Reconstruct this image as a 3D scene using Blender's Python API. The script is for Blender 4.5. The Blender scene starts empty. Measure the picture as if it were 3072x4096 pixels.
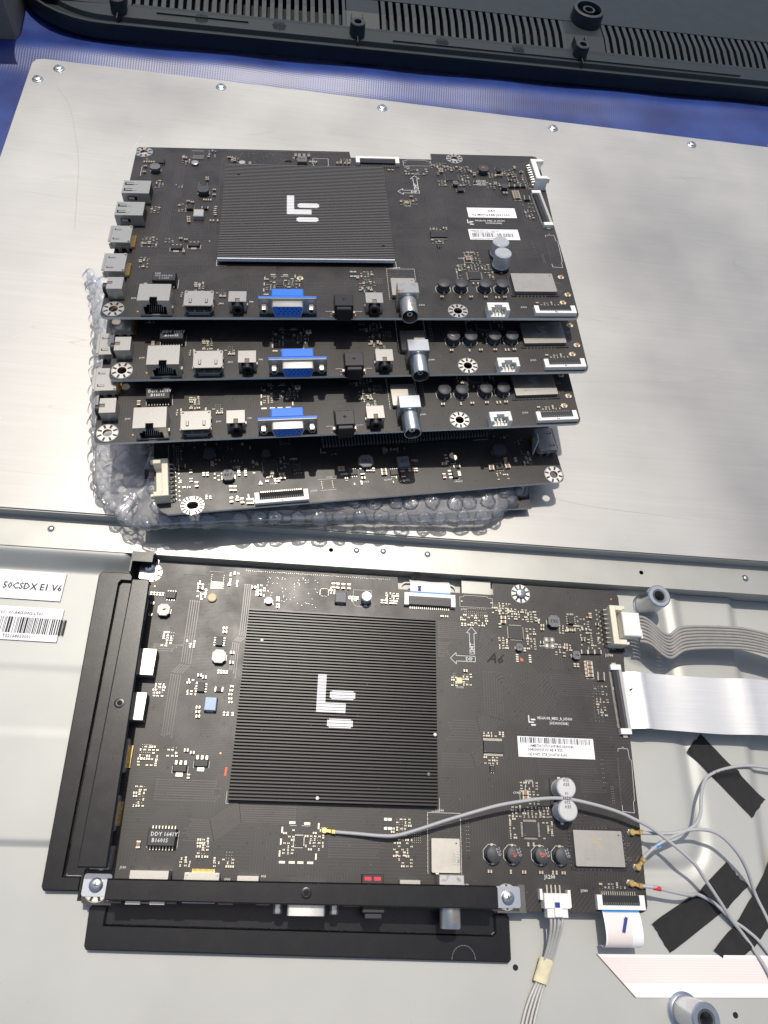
import bpy, math, random
from mathutils import Matrix, Vector
from mathutils.geometry import tessellate_polygon
R = math.radians
sc = bpy.context.scene
C = sc.collection

# ------------------------------------------------------------------ camera (1 unit = 1 cm)
cd = bpy.data.cameras.new('camera'); cam = bpy.data.objects.new('camera', cd); C.objects.link(cam)
cd.sensor_fit = 'VERTICAL'; cd.sensor_height = 36; cd.lens = 24.574
cd.clip_start = 1; cd.clip_end = 1000
cam.location = (2.899, -2.640, 36.456); cam.rotation_euler = (0.466746, -0.125779, 0.018922)
sc.camera = cam

# ------------------------------------------------------------------ sky, sun, exposure
SUN_DIR = Vector((0.06, -0.36, -1)).normalized()
elev = math.asin(-SUN_DIR.z); az = math.atan2(-SUN_DIR.x, -SUN_DIR.y)
w = bpy.data.worlds.new('World'); sc.world = w; w.use_nodes = True
nt = w.node_tree; nt.nodes.clear()
wo = nt.nodes.new('ShaderNodeOutputWorld'); bg = nt.nodes.new('ShaderNodeBackground'); sk = nt.nodes.new('ShaderNodeTexSky')
sk.sky_type = 'NISHITA'; sk.sun_disc = False; sk.sun_elevation = elev; sk.sun_rotation = az
sk.air_density = 1.0; sk.dust_density = 3.0; sk.ozone_density = 1.0
bg.inputs[1].default_value = 0.118
nt.links.new(sk.outputs[0], bg.inputs[0]); nt.links.new(bg.outputs[0], wo.inputs[0])
sl = bpy.data.lights.new('sun', 'SUN'); sl.energy = 3.35; sl.angle = R(0.6); sl.color = (1, 0.94, 0.84)
so = bpy.data.objects.new('sun', sl); C.objects.link(so)
so.rotation_euler = SUN_DIR.to_track_quat('-Z', 'Y').to_euler()
sc.view_settings.view_transform = 'Standard'; sc.view_settings.look = 'None'
sc.view_settings.exposure = -0.13; sc.view_settings.gamma = 1
sc.cycles.transparent_max_bounces = 16; sc.cycles.max_bounces = 8

# ------------------------------------------------------------------ materials
MATS = {}
def mat(name, col, rough=0.5, metal=0.0, spec=0.5, var=0.0, vscale=4.0, bump=0.0, bscale=40.0, stretch=(1, 1, 1), coat=0.0):
    m = bpy.data.materials.new(name); m.use_nodes = True; n = m.node_tree; b = n.nodes['Principled BSDF']
    b.inputs['Base Color'].default_value = (*col, 1); b.inputs['Roughness'].default_value = rough
    b.inputs['Metallic'].default_value = metal; b.inputs['Specular IOR Level'].default_value = spec
    b.inputs['Coat Weight'].default_value = coat
    if var or bump:
        tc = n.nodes.new('ShaderNodeTexCoord'); mp = n.nodes.new('ShaderNodeMapping'); mp.inputs['Scale'].default_value = stretch
        n.links.new(tc.outputs['Object'], mp.inputs['Vector'])
    if var:
        t = n.nodes.new('ShaderNodeTexNoise'); t.inputs['Scale'].default_value = vscale; t.inputs['Detail'].default_value = 5
        n.links.new(mp.outputs[0], t.inputs['Vector'])
        r = n.nodes.new('ShaderNodeMapRange'); r.inputs[1].default_value = .3; r.inputs[2].default_value = .7
        r.inputs[3].default_value = 1 - var; r.inputs[4].default_value = 1 + var * .5
        n.links.new(t.outputs[0], r.inputs[0])
        mx = n.nodes.new('ShaderNodeVectorMath'); mx.operation = 'SCALE'; mx.inputs[0].default_value = col
        n.links.new(r.outputs[0], mx.inputs['Scale']); n.links.new(mx.outputs[0], b.inputs['Base Color'])
        r2 = n.nodes.new('ShaderNodeMapRange'); r2.inputs[3].default_value = min(1, rough + var * .35); r2.inputs[4].default_value = max(.05, rough - var * .25)
        n.links.new(t.outputs[0], r2.inputs[0]); n.links.new(r2.outputs[0], b.inputs['Roughness'])
    if bump:
        t = n.nodes.new('ShaderNodeTexNoise'); t.inputs['Scale'].default_value = bscale; t.inputs['Detail'].default_value = 3
        n.links.new(mp.outputs[0], t.inputs['Vector'])
        bp = n.nodes.new('ShaderNodeBump'); bp.inputs['Strength'].default_value = bump; bp.inputs['Distance'].default_value = .02
        n.links.new(t.outputs[0], bp.inputs['Height']); n.links.new(bp.outputs[0], b.inputs['Normal'])
    MATS[name] = m
    return m

def pcb_material():
    """dark solder mask: copper tracks and vias show as fine relief and a faint change of tone"""
    m = mat('solder_mask', (.0265, .0228, .0212), .42, 0, .5); n = m.node_tree; b = n.nodes['Principled BSDF']; L = n.links.new
    N = n.nodes.new
    def math_(op, a, bb=None, c=None):
        k = N('ShaderNodeMath'); k.operation = op
        for i, x in enumerate((a, bb, c)):
            if x is None: continue
            if isinstance(x, (int, float)): k.inputs[i].default_value = x
            else: L(x, k.inputs[i])
        return k.outputs[0]
    tc = N('ShaderNodeTexCoord')
    def wave(rot, scale):
        mp = N('ShaderNodeMapping'); mp.inputs['Rotation'].default_value = (0, 0, rot); L(tc.outputs['Object'], mp.inputs['Vector'])
        wv = N('ShaderNodeTexWave'); wv.inputs['Scale'].default_value = scale; wv.inputs['Distortion'].default_value = 0
        L(mp.outputs[0], wv.inputs['Vector']); return math_('GREATER_THAN', wv.outputs['Fac'], .62)
    # patches of the board choose which direction its tracks run
    vo = N('ShaderNodeTexVoronoi'); vo.inputs['Scale'].default_value = .42; vo.distance = 'MANHATTAN'; L(tc.outputs['Object'], vo.inputs['Vector'])
    sp = N('ShaderNodeSeparateColor'); L(vo.outputs['Color'], sp.inputs[0])
    h = math_('MULTIPLY', wave(R(90), 2.1), math_('LESS_THAN', sp.outputs[0], .38))
    v = math_('MULTIPLY', wave(0, 2.3), math_('GREATER_THAN', sp.outputs[0], .72))
    d = math_('MULTIPLY', wave(R(45), 1.9), math_('MULTIPLY', math_('GREATER_THAN', sp.outputs[0], .5), math_('LESS_THAN', sp.outputs[0], .62)))
    tr = math_('ADD', math_('ADD', h, v), d)
    v2 = N('ShaderNodeTexVoronoi'); v2.inputs['Scale'].default_value = 2.6; v2.inputs['Randomness'].default_value = .9; L(tc.outputs['Object'], v2.inputs['Vector'])
    via = math_('LESS_THAN', v2.outputs['Distance'], .13)
    hgt = math_('ADD', math_('MULTIPLY', tr, .5), via)
    bp = N('ShaderNodeBump'); bp.inputs['Strength'].default_value = .55; bp.inputs['Distance'].default_value = .012
    L(hgt, bp.inputs['Height']); L(bp.outputs[0], b.inputs['Normal'])
    ns = N('ShaderNodeTexNoise'); ns.inputs['Scale'].default_value = .7; ns.inputs['Detail'].default_value = 4; L(tc.outputs['Object'], ns.inputs['Vector'])
    k = math_('ADD', math_('MULTIPLY', ns.outputs[0], .9), math_('MULTIPLY', tr, .5))
    k = math_('ADD', k, math_('MULTIPLY', via, -.6))
    k = math_('ADD', k, .42)
    sc_ = N('ShaderNodeVectorMath'); sc_.operation = 'SCALE'; sc_.inputs[0].default_value = (.0265, .0228, .0212)
    L(k, sc_.inputs['Scale']); L(sc_.outputs[0], b.inputs['Base Color'])
    L(math_('ADD', math_('MULTIPLY', ns.outputs[0], .25), .3), b.inputs['Roughness'])

def brushed(name, col, rough, metal, amt):
    m = mat(name, col, rough, metal); n = m.node_tree; b = n.nodes['Principled BSDF']; L = n.links.new; N = n.nodes.new
    tc = N('ShaderNodeTexCoord'); mp = N('ShaderNodeMapping'); mp.inputs['Scale'].default_value = (.10, 5.5, 1); L(tc.outputs['Object'], mp.inputs['Vector'])
    t = N('ShaderNodeTexNoise'); t.inputs['Scale'].default_value = 1; t.inputs['Detail'].default_value = 6; t.inputs['Roughness'].default_value = .7; L(mp.outputs[0], t.inputs['Vector'])
    c2 = N('ShaderNodeTexNoise'); c2.inputs['Scale'].default_value = .09; c2.inputs['Detail'].default_value = 4; L(tc.outputs['Object'], c2.inputs['Vector'])
    # a few long scratches: thin level lines of a slow noise
    c3 = N('ShaderNodeTexNoise'); c3.inputs['Scale'].default_value = .11; c3.inputs['Detail'].default_value = 1.5
    mp3 = N('ShaderNodeMapping'); mp3.inputs['Location'].default_value = (31, 7, 2); mp3.inputs['Scale'].default_value = (.25, 2.2, 1); L(tc.outputs['Object'], mp3.inputs['Vector']); L(mp3.outputs[0], c3.inputs['Vector'])
    def math_(op, a, bb=None):
        k = N('ShaderNodeMath'); k.operation = op
        for i, x in enumerate((a, bb)):
            if x is None: continue
            if isinstance(x, (int, float)): k.inputs[i].default_value = x
            else: L(x, k.inputs[i])
        return k.outputs[0]
    scr = math_('LESS_THAN', math_('ABSOLUTE', math_('SUBTRACT', c3.outputs[0], .56)), .0008)
    k = math_('ADD', math_('MULTIPLY', t.outputs[0], amt), 1 - amt * .5)
    k = math_('ADD', k, math_('MULTIPLY', math_('SUBTRACT', c2.outputs[0], .5), .55))
    k = math_('SUBTRACT', k, math_('MULTIPLY', scr, .12))
    s = N('ShaderNodeVectorMath'); s.operation = 'SCALE'; s.inputs[0].default_value = col; L(k, s.inputs['Scale']); L(s.outputs[0], b.inputs['Base Color'])
    rr = math_('ADD', math_('MULTIPLY', c2.outputs[0], .3), rough - .15); L(rr, b.inputs['Roughness'])
    bp = N('ShaderNodeBump'); bp.inputs['Strength'].default_value = .25; bp.inputs['Distance'].default_value = .01; L(t.outputs[0], bp.inputs['Height']); L(bp.outputs[0], b.inputs['Normal'])

pcb_material()
brushed('brushed_plate', (.405, .40, .385), .48, .62, .22)
mat('chassis_metal', (.43, .435, .41), .48, .25, .5, .06, .25, .12, 30)
mat('rail_metal', (.40, .40, .37), .42, .4, .5, .08, .5, .1, 25)
mat('bracket_black', (.005, .005, .006), .26, .0, .45, .15, 1.5, .1, 60)
mat('shell_metal', (.52, .50, .455), .28, .6, .5, .08, 9, .1, 50)
mat('tin', (.62, .61, .56), .34, .9, .5, .15, 12)
mat('solder', (.56, .53, .45), .36, .85, .5)
mat('gold', (.85, .60, .22), .3, .95, .5)
mat('copper_pad', (.62, .27, .12), .4, .8, .5)
mat('shield_metal', (.44, .42, .38), .38, .75, .5, .08, 3)
mat('fin_black', (.012, .0118, .0115), .36, .0, .45); mat('fin_sky_sheen', (.13, .122, .112), .34, 0, .6)  # second one: paler copy of fin_black, sky reflection put into its colour
mat('fin_grey', (.11, .115, .12), .35, .0, .6)  # lightened to a bluish grey: skylight on shaded fins put into the colour
mat('mask_over_copper', (.062, .055, .052), .34, 0, .5)
mat('scratch_bright', (.75, .75, .74), .3, .8); mat('scratch_dark', (.27, .265, .25), .5, .3); mat('dust', (.45, .43, .38), .9)
mat('lip_sky_sheen', (.80, .82, .86), .4, .3, .5, .12, 8)  # pale colour standing in for sky reflected by one front fin
mat('logo_print', (.75, .75, .76), .5, 0, .4, .05, 5)
mat('silk', (.70, .71, .68), .6)
mat('silk_dim', (.34, .34, .33), .6)
mat('fibreglass', (.74, .75, .70), .6, 0, .4, .2, 15)
mat('chip_black', (.020, .020, .022), .48, 0, .5, .1, 20, .1, 150)
mat('plastic_black', (.014, .014, .016), .4, 0, .5, .1, 10)
mat('dark_hole', (.004, .004, .004), .8)
mat('ferrite_grey', (.15, .155, .165), .5, .1, .4, .15, 10, .2, 80)
mat('ferrite_pale', (.42, .41, .40), .45, .2, .4, .1, 10)
mat('ferrite_blue', (.20, .27, .36), .4, .2, .4, .1, 10)
mat('ferrite_dark', (.06, .062, .068), .5, .1, .4, .1, 10, .2, 60)
mat('mlcc_brown', (.27, .17, .11), .5)
mat('mlcc_tan', (.42, .36, .26), .5)
mat('resistor_black', (.02, .02, .022), .4)
mat('tantal', (.62, .5, .3), .5)
mat('vga_blue', (.03, .18, .68), .4, 0, .5)
mat('tape_blue', (.02, .25, .60), .5)
mat('white_plastic', (.80, .79, .74), .45)
mat('cream_plastic', (.74, .68, .54), .5, 0, .4, .08, 3)
mat('grey_plastic', (.42, .42, .40), .5)
mat('ecap_sleeve', (.68, .69, .72), .42, .45)
mat('ecap_top', (.66, .66, .64), .33, .8, .5, .06, 3)
mat('ink_black', (.012, .012, .014), .7)
mat('ink_blue', (.01, .03, .22), .6)
mat('ink_orange', (.75, .16, .05), .6)
mat('ink_red', (.65, .03, .04), .5)
mat('ink_green', (.02, .25, .22), .6)
mat('paper', (.83, .84, .84), .55, 0, .3, .03, 2)
mat('coax_grey', (.40, .40, .41), .45, 0, .4)
mat('wire_grey', (.30, .285, .265), .42, 0, .5, .1, 3)
mat('wire_silver', (.55, .53, .49), .35, .3)
mat('heatshrink_red', (.55, .03, .06), .45); mat('heatshrink_blue', (.03, .25, .55), .45)
mat('cloth_tape', (.017, .017, .018), .75, 0, .35, .12, 3, .6, 45)
mat('masking_tape', (.70, .63, .42), .6, 0, .4, .12, 3)
mat('ffc_foil', (.70, .70, .69), .36, .45, .5, .06, 1.2, .15, 18, (.3, 10, 1))
mat('ffc_white', (.84, .82, .81), .42, 0, .4)
mat('ffc_pink', (.74, .66, .63), .42, 0, .4)
mat('orange_plastic', (.65, .25, .08), .5)
mat('cover_plastic', (.014, .021, .025), .42, 0, .35, .2, .7, .12, 7)
mat('cover_rib', (.030, .040, .046), .55, 0, .3, .25, 1.2, .15, 10)
mat('cardboard_brown', (.24, .20, .155), .8, 0, .3, .15, 1.2)
mat('pale_foam', (.70, .76, .84), .6)
mat('bounce_ground', (.42, .41, .38), .8, 0, .3, .2, .02)
mat('zinc', (.55, .58, .60), .28, .95, .5, .1, 8)
mat('rusty_zinc', (.55, .56, .55), .32, .85)
def rust():
    n = MATS['rusty_zinc'].node_tree; b = n.nodes['Principled BSDF']; L = n.links.new; N = n.nodes.new
    tc = N('ShaderNodeTexCoord'); t = N('ShaderNodeTexNoise'); t.inputs['Scale'].default_value = 2.6; t.inputs['Detail'].default_value = 6; L(tc.outputs['Object'], t.inputs['Vector'])
    cr = N('ShaderNodeValToRGB'); cr.color_ramp.elements[0].position = .54; cr.color_ramp.elements[0].color = (.50, .51, .50, 1); cr.color_ramp.elements[1].position = .68; cr.color_ramp.elements[1].color = (.30, .17, .07, 1)
    L(t.outputs[0], cr.inputs[0]); L(cr.outputs[0], b.inputs['Base Color'])
    mr = N('ShaderNodeMapRange'); mr.inputs[1].default_value = .54; mr.inputs[2].default_value = .68; mr.inputs[3].default_value = .85; mr.inputs[4].default_value = .25; L(t.outputs[0], mr.inputs[0]); L(mr.outputs[0], b.inputs['Metallic'])
rust()
mat('steel_dark', (.20, .20, .19), .3, .9, .5, .2, 4)
mat('led_red', (.6, .01, .03), .4)
MATS['led_red'].node_tree.nodes['Principled BSDF'].inputs['Emission Color'].default_value = (1, .01, .06, 1)
MATS['led_red'].node_tree.nodes['Principled BSDF'].inputs['Emission Strength'].default_value = .6

def mat_mat():
    m = mat('blue_tarpaulin', (.014, .022, .13), .40, 0, .5); n = m.node_tree; b = n.nodes['Principled BSDF']; L = n.links.new; N = n.nodes.new
    tc = N('ShaderNodeTexCoord'); w1 = N('ShaderNodeTexWave'); w1.inputs['Scale'].default_value = 1.5; w1.inputs['Distortion'].default_value = 1.2; L(tc.outputs['Object'], w1.inputs['Vector'])
    w2 = N('ShaderNodeTexWave'); w2.bands_direction = 'Y'; w2.inputs['Scale'].default_value = 1.7; w2.inputs['Distortion'].default_value = 1.2; L(tc.outputs['Object'], w2.inputs['Vector'])
    a = N('ShaderNodeMath'); a.operation = 'ADD'; L(w1.outputs['Fac'], a.inputs[0]); L(w2.outputs['Fac'], a.inputs[1])
    bp = N('ShaderNodeBump'); bp.inputs['Strength'].default_value = .16; bp.inputs['Distance'].default_value = .02; L(a.outputs[0], bp.inputs['Height']); L(bp.outputs[0], b.inputs['Normal'])
    t = N('ShaderNodeTexNoise'); t.inputs['Scale'].default_value = .35; t.inputs['Detail'].default_value = 6; L(tc.outputs['Object'], t.inputs['Vector'])
    cr = N('ShaderNodeValToRGB'); cr.color_ramp.elements[0].position = .35; cr.color_ramp.elements[0].color = (.014, .030, .15, 1); cr.color_ramp.elements[1].position = .62; cr.color_ramp.elements[1].color = (.020, .050, .22, 1)
    L(t.outputs[0], cr.inputs[0]); L(cr.outputs[0], b.inputs['Base Color'])
mat_mat()

def clear_film(name, tr, gloss_rough, body, frac, bst=.35, bsc=2.5):
    m = bpy.data.materials.new(name); m.use_nodes = True; n = m.node_tree; n.nodes.clear(); N = n.nodes.new; L = n.links.new
    o = N('ShaderNodeOutputMaterial'); t = N('ShaderNodeBsdfTransparent'); t.inputs[0].default_value = (tr, tr, tr * 1.01, 1)
    g = N('ShaderNodeBsdfGlossy'); g.inputs['Roughness'].default_value = gloss_rough; g.inputs[0].default_value = (.95, .97, 1, 1)
    d = N('ShaderNodeBsdfTranslucent'); d.inputs[0].default_value = (*body, 1); df = N('ShaderNodeBsdfDiffuse'); df.inputs[0].default_value = (*body, 1)
    lw = N('ShaderNodeFresnel'); lw.inputs['IOR'].default_value = 1.5
    ns = N('ShaderNodeTexNoise'); ns.inputs['Scale'].default_value = bsc; ns.inputs['Detail'].default_value = 2; tc = N('ShaderNodeTexCoord'); L(tc.outputs['Object'], ns.inputs['Vector'])
    bp = N('ShaderNodeBump'); bp.inputs['Strength'].default_value = bst; bp.inputs['Distance'].default_value = .08; L(ns.outputs[0], bp.inputs['Height']); L(bp.outputs[0], g.inputs['Normal']); L(bp.outputs[0], lw.inputs['Normal'])
    m0 = N('ShaderNodeMixShader'); m0.inputs[0].default_value = .5; L(d.outputs[0], m0.inputs[1]); L(df.outputs[0], m0.inputs[2])
    m1 = N('ShaderNodeMixShader'); m1.inputs[0].default_value = frac; L(t.outputs[0], m1.inputs[1]); L(m0.outputs[0], m1.inputs[2])
    m2 = N('ShaderNodeMixShader'); mm = N('ShaderNodeMath'); mm.operation = 'MULTIPLY_ADD'; mm.inputs[1].default_value = .8; mm.inputs[2].default_value = .05; mm.use_clamp = True
    L(lw.outputs[0], mm.inputs[0]); L(mm.outputs[0], m2.inputs[0]); L(m1.outputs[0], m2.inputs[1]); L(g.outputs[0], m2.inputs[2]); L(m2.outputs[0], o.inputs[0])
    MATS[name] = m
clear_film('wrap_film', 1, .10, (1, 1, 1), .34)
clear_film('bubble_film', 1, .06, (1, 1, 1), .07, 1.0, 4.5)

# ------------------------------------------------------------------ mesh builder
class MB:
    def __init__(s): s.v = []; s.f = []; s.m = []; s.mats = []
    def mi(s, n):
        if n not in s.mats: s.mats.append(n)
        return s.mats.index(n)
    def add(s, vs, fs, m):
        o = len(s.v); s.v += [tuple(p) for p in vs]; i = s.mi(m)
        for f in fs: s.f.append([a + o for a in f]); s.m.append(i)
    def box(s, x0, y0, z0, x1, y1, z1, m, c=0.0, top=None):
        if c:
            V = [(x0, y0, z0), (x1, y0, z0), (x1, y1, z0), (x0, y1, z0), (x0, y0, z1 - c), (x1, y0, z1 - c), (x1, y1, z1 - c), (x0, y1, z1 - c),
                 (x0 + c, y0 + c, z1), (x1 - c, y0 + c, z1), (x1 - c, y1 - c, z1), (x0 + c, y1 - c, z1)]
            F = [(3, 2, 1, 0)] + [(i, (i + 1) % 4, 4 + (i + 1) % 4, 4 + i) for i in range(4)] + [(4 + i, 4 + (i + 1) % 4, 8 + (i + 1) % 4, 8 + i) for i in range(4)]
            s.add(V, F, m); s.add(V[8:], [(0, 1, 2, 3)], top or m)
        else:
            V = [(x0, y0, z0), (x1, y0, z0), (x1, y1, z0), (x0, y1, z0), (x0, y0, z1), (x1, y0, z1), (x1, y1, z1), (x0, y1, z1)]
            s.add(V, [(3, 2, 1, 0), (0, 1, 5, 4), (1, 2, 6, 5), (2, 3, 7, 6), (3, 0, 4, 7)], m); s.add(V[4:], [(0, 1, 2, 3)], top or m)
    def ext(s, pts, a0, a1, m, axis='z', holes=(), cap=None, hm=None):
        """extrude a polygon (2-D) from a0 to a1 along an axis, with holes"""
        fn = {'z': lambda p, a: (p[0], p[1], a), 'y': lambda p, a: (p[0], a, p[1]), 'x': lambda p, a: (a, p[0], p[1])}[axis]
        loops = [list(pts)] + [list(h) for h in holes]
        flat = [p for l in loops for p in l]
        tri = tessellate_polygon([[Vector((p[0], p[1], 0)) for p in l] for l in loops]) if (holes or len(pts) > 4) else [tuple(range(len(pts)))]
        n = len(flat); V = [fn(p, a0) for p in flat] + [fn(p, a1) for p in flat]
        s.add(V, [tuple(t[::-1]) for t in tri] + [tuple(i + n for i in t) for t in tri], cap or m)
        o = 0
        for k, l in enumerate(loops):
            q = len(l); s.add(V, [(o + i, o + (i + 1) % q, n + o + (i + 1) % q, n + o + i) for i in range(q)], m if k == 0 else (hm or m)); o += q
    def plate(s, P, z0, z1, m, c=.03):
        n = len(P); A = sum(P[i][0] * P[(i + 1) % n][1] - P[(i + 1) % n][0] * P[i][1] for i in range(n))
        if A < 0: P = P[::-1]
        I = []
        for i in range(n):
            a, b, d = Vector(P[i - 1]), Vector(P[i]), Vector(P[(i + 1) % n]); e1 = (b - a).normalized(); e2 = (d - b).normalized()
            n1, n2 = Vector((-e1.y, e1.x)), Vector((-e2.y, e2.x)); k = n1 + n2; k = k / max(.3, (1 + n1.dot(n2))); I.append((b.x + k.x * c, b.y + k.y * c))
        s.ext(P, z0, z1 - c, m)
        V = [(x, y, z1 - c) for x, y in P] + [(x, y, z1) for x, y in I]
        s.add(V, [(i, (i + 1) % n, n + (i + 1) % n, n + i) for i in range(n)], m)
        tri = tessellate_polygon([[Vector((x, y, 0)) for x, y in I]]); s.add(V[n:], [tuple(t) for t in tri], m)
    def lathe(s, prof, m, n=16, o=(0, 0, 0), axis='z', caps=True, ph=0.0):
        fn = {'z': lambda c, t, a: (o[0] + c, o[1] + t, o[2] + a), 'y': lambda c, t, a: (o[0] + c, o[1] + a, o[2] + t), 'x': lambda c, t, a: (o[0] + a, o[1] + c, o[2] + t)}[axis]
        V = []
        for r, a in prof:
            for i in range(n):
                th = 2 * math.pi * i / n + ph; V.append(fn(r * math.cos(th), r * math.sin(th), a))
        F = []
        for k in range(len(prof) - 1):
            for i in range(n): j = (i + 1) % n; F.append((k * n + i, k * n + j, (k + 1) * n + j, (k + 1) * n + i))
        if caps: F.append(tuple(range(n))[::-1]); F.append(tuple((len(prof) - 1) * n + i for i in range(n)))
        s.add(V, F, m)
    def tube(s, pts, r, m, n=8, flat=1.0):
        P = [Vector(p) for p in pts]; V = []
        for i, p in enumerate(P):
            t = (P[min(i + 1, len(P) - 1)] - P[max(i - 1, 0)]).normalized()
            a = t.cross(Vector((0, 0, 1)));
            if a.length < 1e-3: a = Vector((1, 0, 0))
            a.normalize(); b = a.cross(t)
            for k in range(n):
                th = 2 * math.pi * k / n; V.append(p + a * (r * math.cos(th)) + b * (r * flat * math.sin(th)))
        F = [(i * n + k, i * n + (k + 1) % n, (i + 1) * n + (k + 1) % n, (i + 1) * n + k) for i in range(len(P) - 1) for k in range(n)]
        F += [tuple(range(n))[::-1], tuple((len(P) - 1) * n + k for k in range(n))]
        s.add(V, F, m)
    def grid(s, fn, nu, nv, m):
        V = [fn(i / nu, j / nv) for j in range(nv + 1) for i in range(nu + 1)]
        s.add(V, [(j * (nu + 1) + i, j * (nu + 1) + i + 1, (j + 1) * (nu + 1) + i + 1, (j + 1) * (nu + 1) + i) for j in range(nv) for i in range(nu)], m)
    def mesh(s, name, smooth=None):
        me = bpy.data.meshes.new(name); me.from_pydata(s.v, [], s.f)
        for x in s.mats: me.materials.append(MATS[x])
        me.polygons.foreach_set('material_index', s.m)
        if smooth is not None:
            me.polygons.foreach_set('use_smooth', [True] * len(s.f))
            if smooth < 180: me.set_sharp_from_angle(angle=R(smooth))
        me.update(); return me

CACHE = {}
def part(name, src, parent=None, loc=(0, 0, 0), rz=0.0, label=None, smooth=None, kind=None, key=None, rot=None):
    """src: MB, or a function that returns one (then its mesh is shared by key)"""
    if callable(src):
        k = key or (name, src.__code__)
        if k not in CACHE: CACHE[k] = src().mesh(name, smooth)
        me = CACHE[k]
    elif isinstance(src, MB): me = src.mesh(name, smooth)
    else: me = src
    o = bpy.data.objects.new(name, me); C.objects.link(o); o.location = loc; o.rotation_euler = rot or (0, 0, rz)
    if parent is not None: o.parent = parent
    if label: o['label'] = label
    if kind: o['kind'] = kind
    return o
def thing(name, label, cat, loc=(0, 0, 0), rz=0.0, group=None):
    o = bpy.data.objects.new(name, None); C.objects.link(o); o.location = loc; o.rotation_euler = (0, 0, rz)
    o.empty_display_size = .5
    o['label'] = label; o['category'] = cat
    if group: o['group'] = group
    return o
def tag(o, label, cat, group=None):
    o['label'] = label; o['category'] = cat
    if group: o['group'] = group
    return o
def circ(x, y, r, n=16, ph=0): return [(x + r * math.cos(2 * math.pi * i / n + ph), y + r * math.sin(2 * math.pi * i / n + ph)) for i in range(n)]
def rrect(x0, y0, x1, y1, r, n=4):
    P = []
    for cx, cy, a in ((x1 - r, y1 - r, 0), (x0 + r, y1 - r, 90), (x0 + r, y0 + r, 180), (x1 - r, y0 + r, 270)):
        for i in range(n + 1): t = R(a + 90 * i / n); P.append((cx + r * math.cos(t), cy + r * math.sin(t)))
    return P
def spline(pts, k=6):
    P = [Vector(p) for p in pts]; P = [P[0] * 2 - P[1]] + P + [P[-1] * 2 - P[-2]]; out = []
    for i in range(1, len(P) - 2):
        for j in range(k):
            t = j / k; a, b, c, d = P[i - 1:i + 3]
            out.append(.5 * ((2 * b) + (c - a) * t + (2 * a - 5 * b + 4 * c - d) * t * t + (3 * b - a - 3 * c + d) * t ** 3))
    out.append(P[-2]); return out

# flat print: letters as thin sheets
TXT = {}
def text(name, s, size, m, parent, loc, rz=0.0, align='LEFT', xs=1.0, label=None, ital=0, extr=0, bold=.01):
    k = (s, size, m, align, xs, ital, extr, bold)
    if k not in TXT:
        cu = bpy.data.curves.new('t', 'FONT'); cu.body = s; cu.size = size; cu.align_x = align; cu.resolution_u = 1; cu.extrude = extr
        cu.shear = ital; cu.offset = bold * size; cu.space_line = .95
        ob = bpy.data.objects.new('t', cu); C.objects.link(ob); bpy.context.view_layer.update()
        me = bpy.data.meshes.new_from_object(ob.evaluated_get(bpy.context.evaluated_depsgraph_get()))
        if xs != 1: me.transform(Matrix.Diagonal((xs, 1, 1, 1)))
        me.materials.clear(); me.materials.append(MATS[m]); bpy.data.objects.remove(ob); bpy.data.curves.remove(cu); me.name = name
        TXT[k] = me
    return part(name, TXT[k], parent, loc, rz, label)
def line_poly(mb, pts, w_, z, m, closed=False):
    P = list(pts) + ([pts[0]] if closed else [])
    for (x0, y0), (x1, y1) in zip(P, P[1:]):
        dx, dy = x1 - x0, y1 - y0; l = math.hypot(dx, dy) or 1; nx, ny = -dy / l * w_ / 2, dx / l * w_ / 2; ex, ey = dx / l * w_ / 2, dy / l * w_ / 2
        mb.add([(x0 + nx - ex, y0 + ny - ey, z), (x0 - nx - ex, y0 - ny - ey, z), (x1 - nx + ex, y1 - ny + ey, z), (x1 + nx + ex, y1 + ny + ey, z)], [(0, 1, 2, 3)], m)

# ------------------------------------------------------------------ small electronic pieces
def smd(l, w_, h, m, e=.28):
    def f():
        b = MB(); k = l * e
        b.box(-l / 2 + k, -w_ / 2, 0.004, l / 2 - k, w_ / 2, h, m)
        for s in (-1, 1): b.box(min(s * l / 2, s * (l / 2 - k)), -w_ / 2 - .004, 0, max(s * l / 2, s * (l / 2 - k)), w_ / 2 + .004, h + .003, 'solder')
        return b
    return f
SM = {'c': ('capacitor', smd(.17, .085, .08, 'mlcc_tan')), 'C': ('capacitor', smd(.30, .17, .14, 'mlcc_brown', .2)), 'r': ('resistor', smd(.16, .085, .05, 'resistor_black')),
      's': ('capacitor', smd(.10, .055, .05, 'mlcc_tan', .32)), 'q': ('resistor', smd(.10, .055, .04, 'resistor_black', .34)), 'D': ('diode', smd(.40, .22, .14, 'chip_black', .13)),
      'b': ('capacitor', smd(.20, .13, .12, 'mlcc_brown', .25)), 't': ('transistor', smd(.22, .15, .10, 'chip_black', .2))}
def put(bd, k, u, v, rz=0.0):
    n, f = SM[k]; return part(n, f, bd, (u, v, 0), rz, key=('smd', k))
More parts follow.
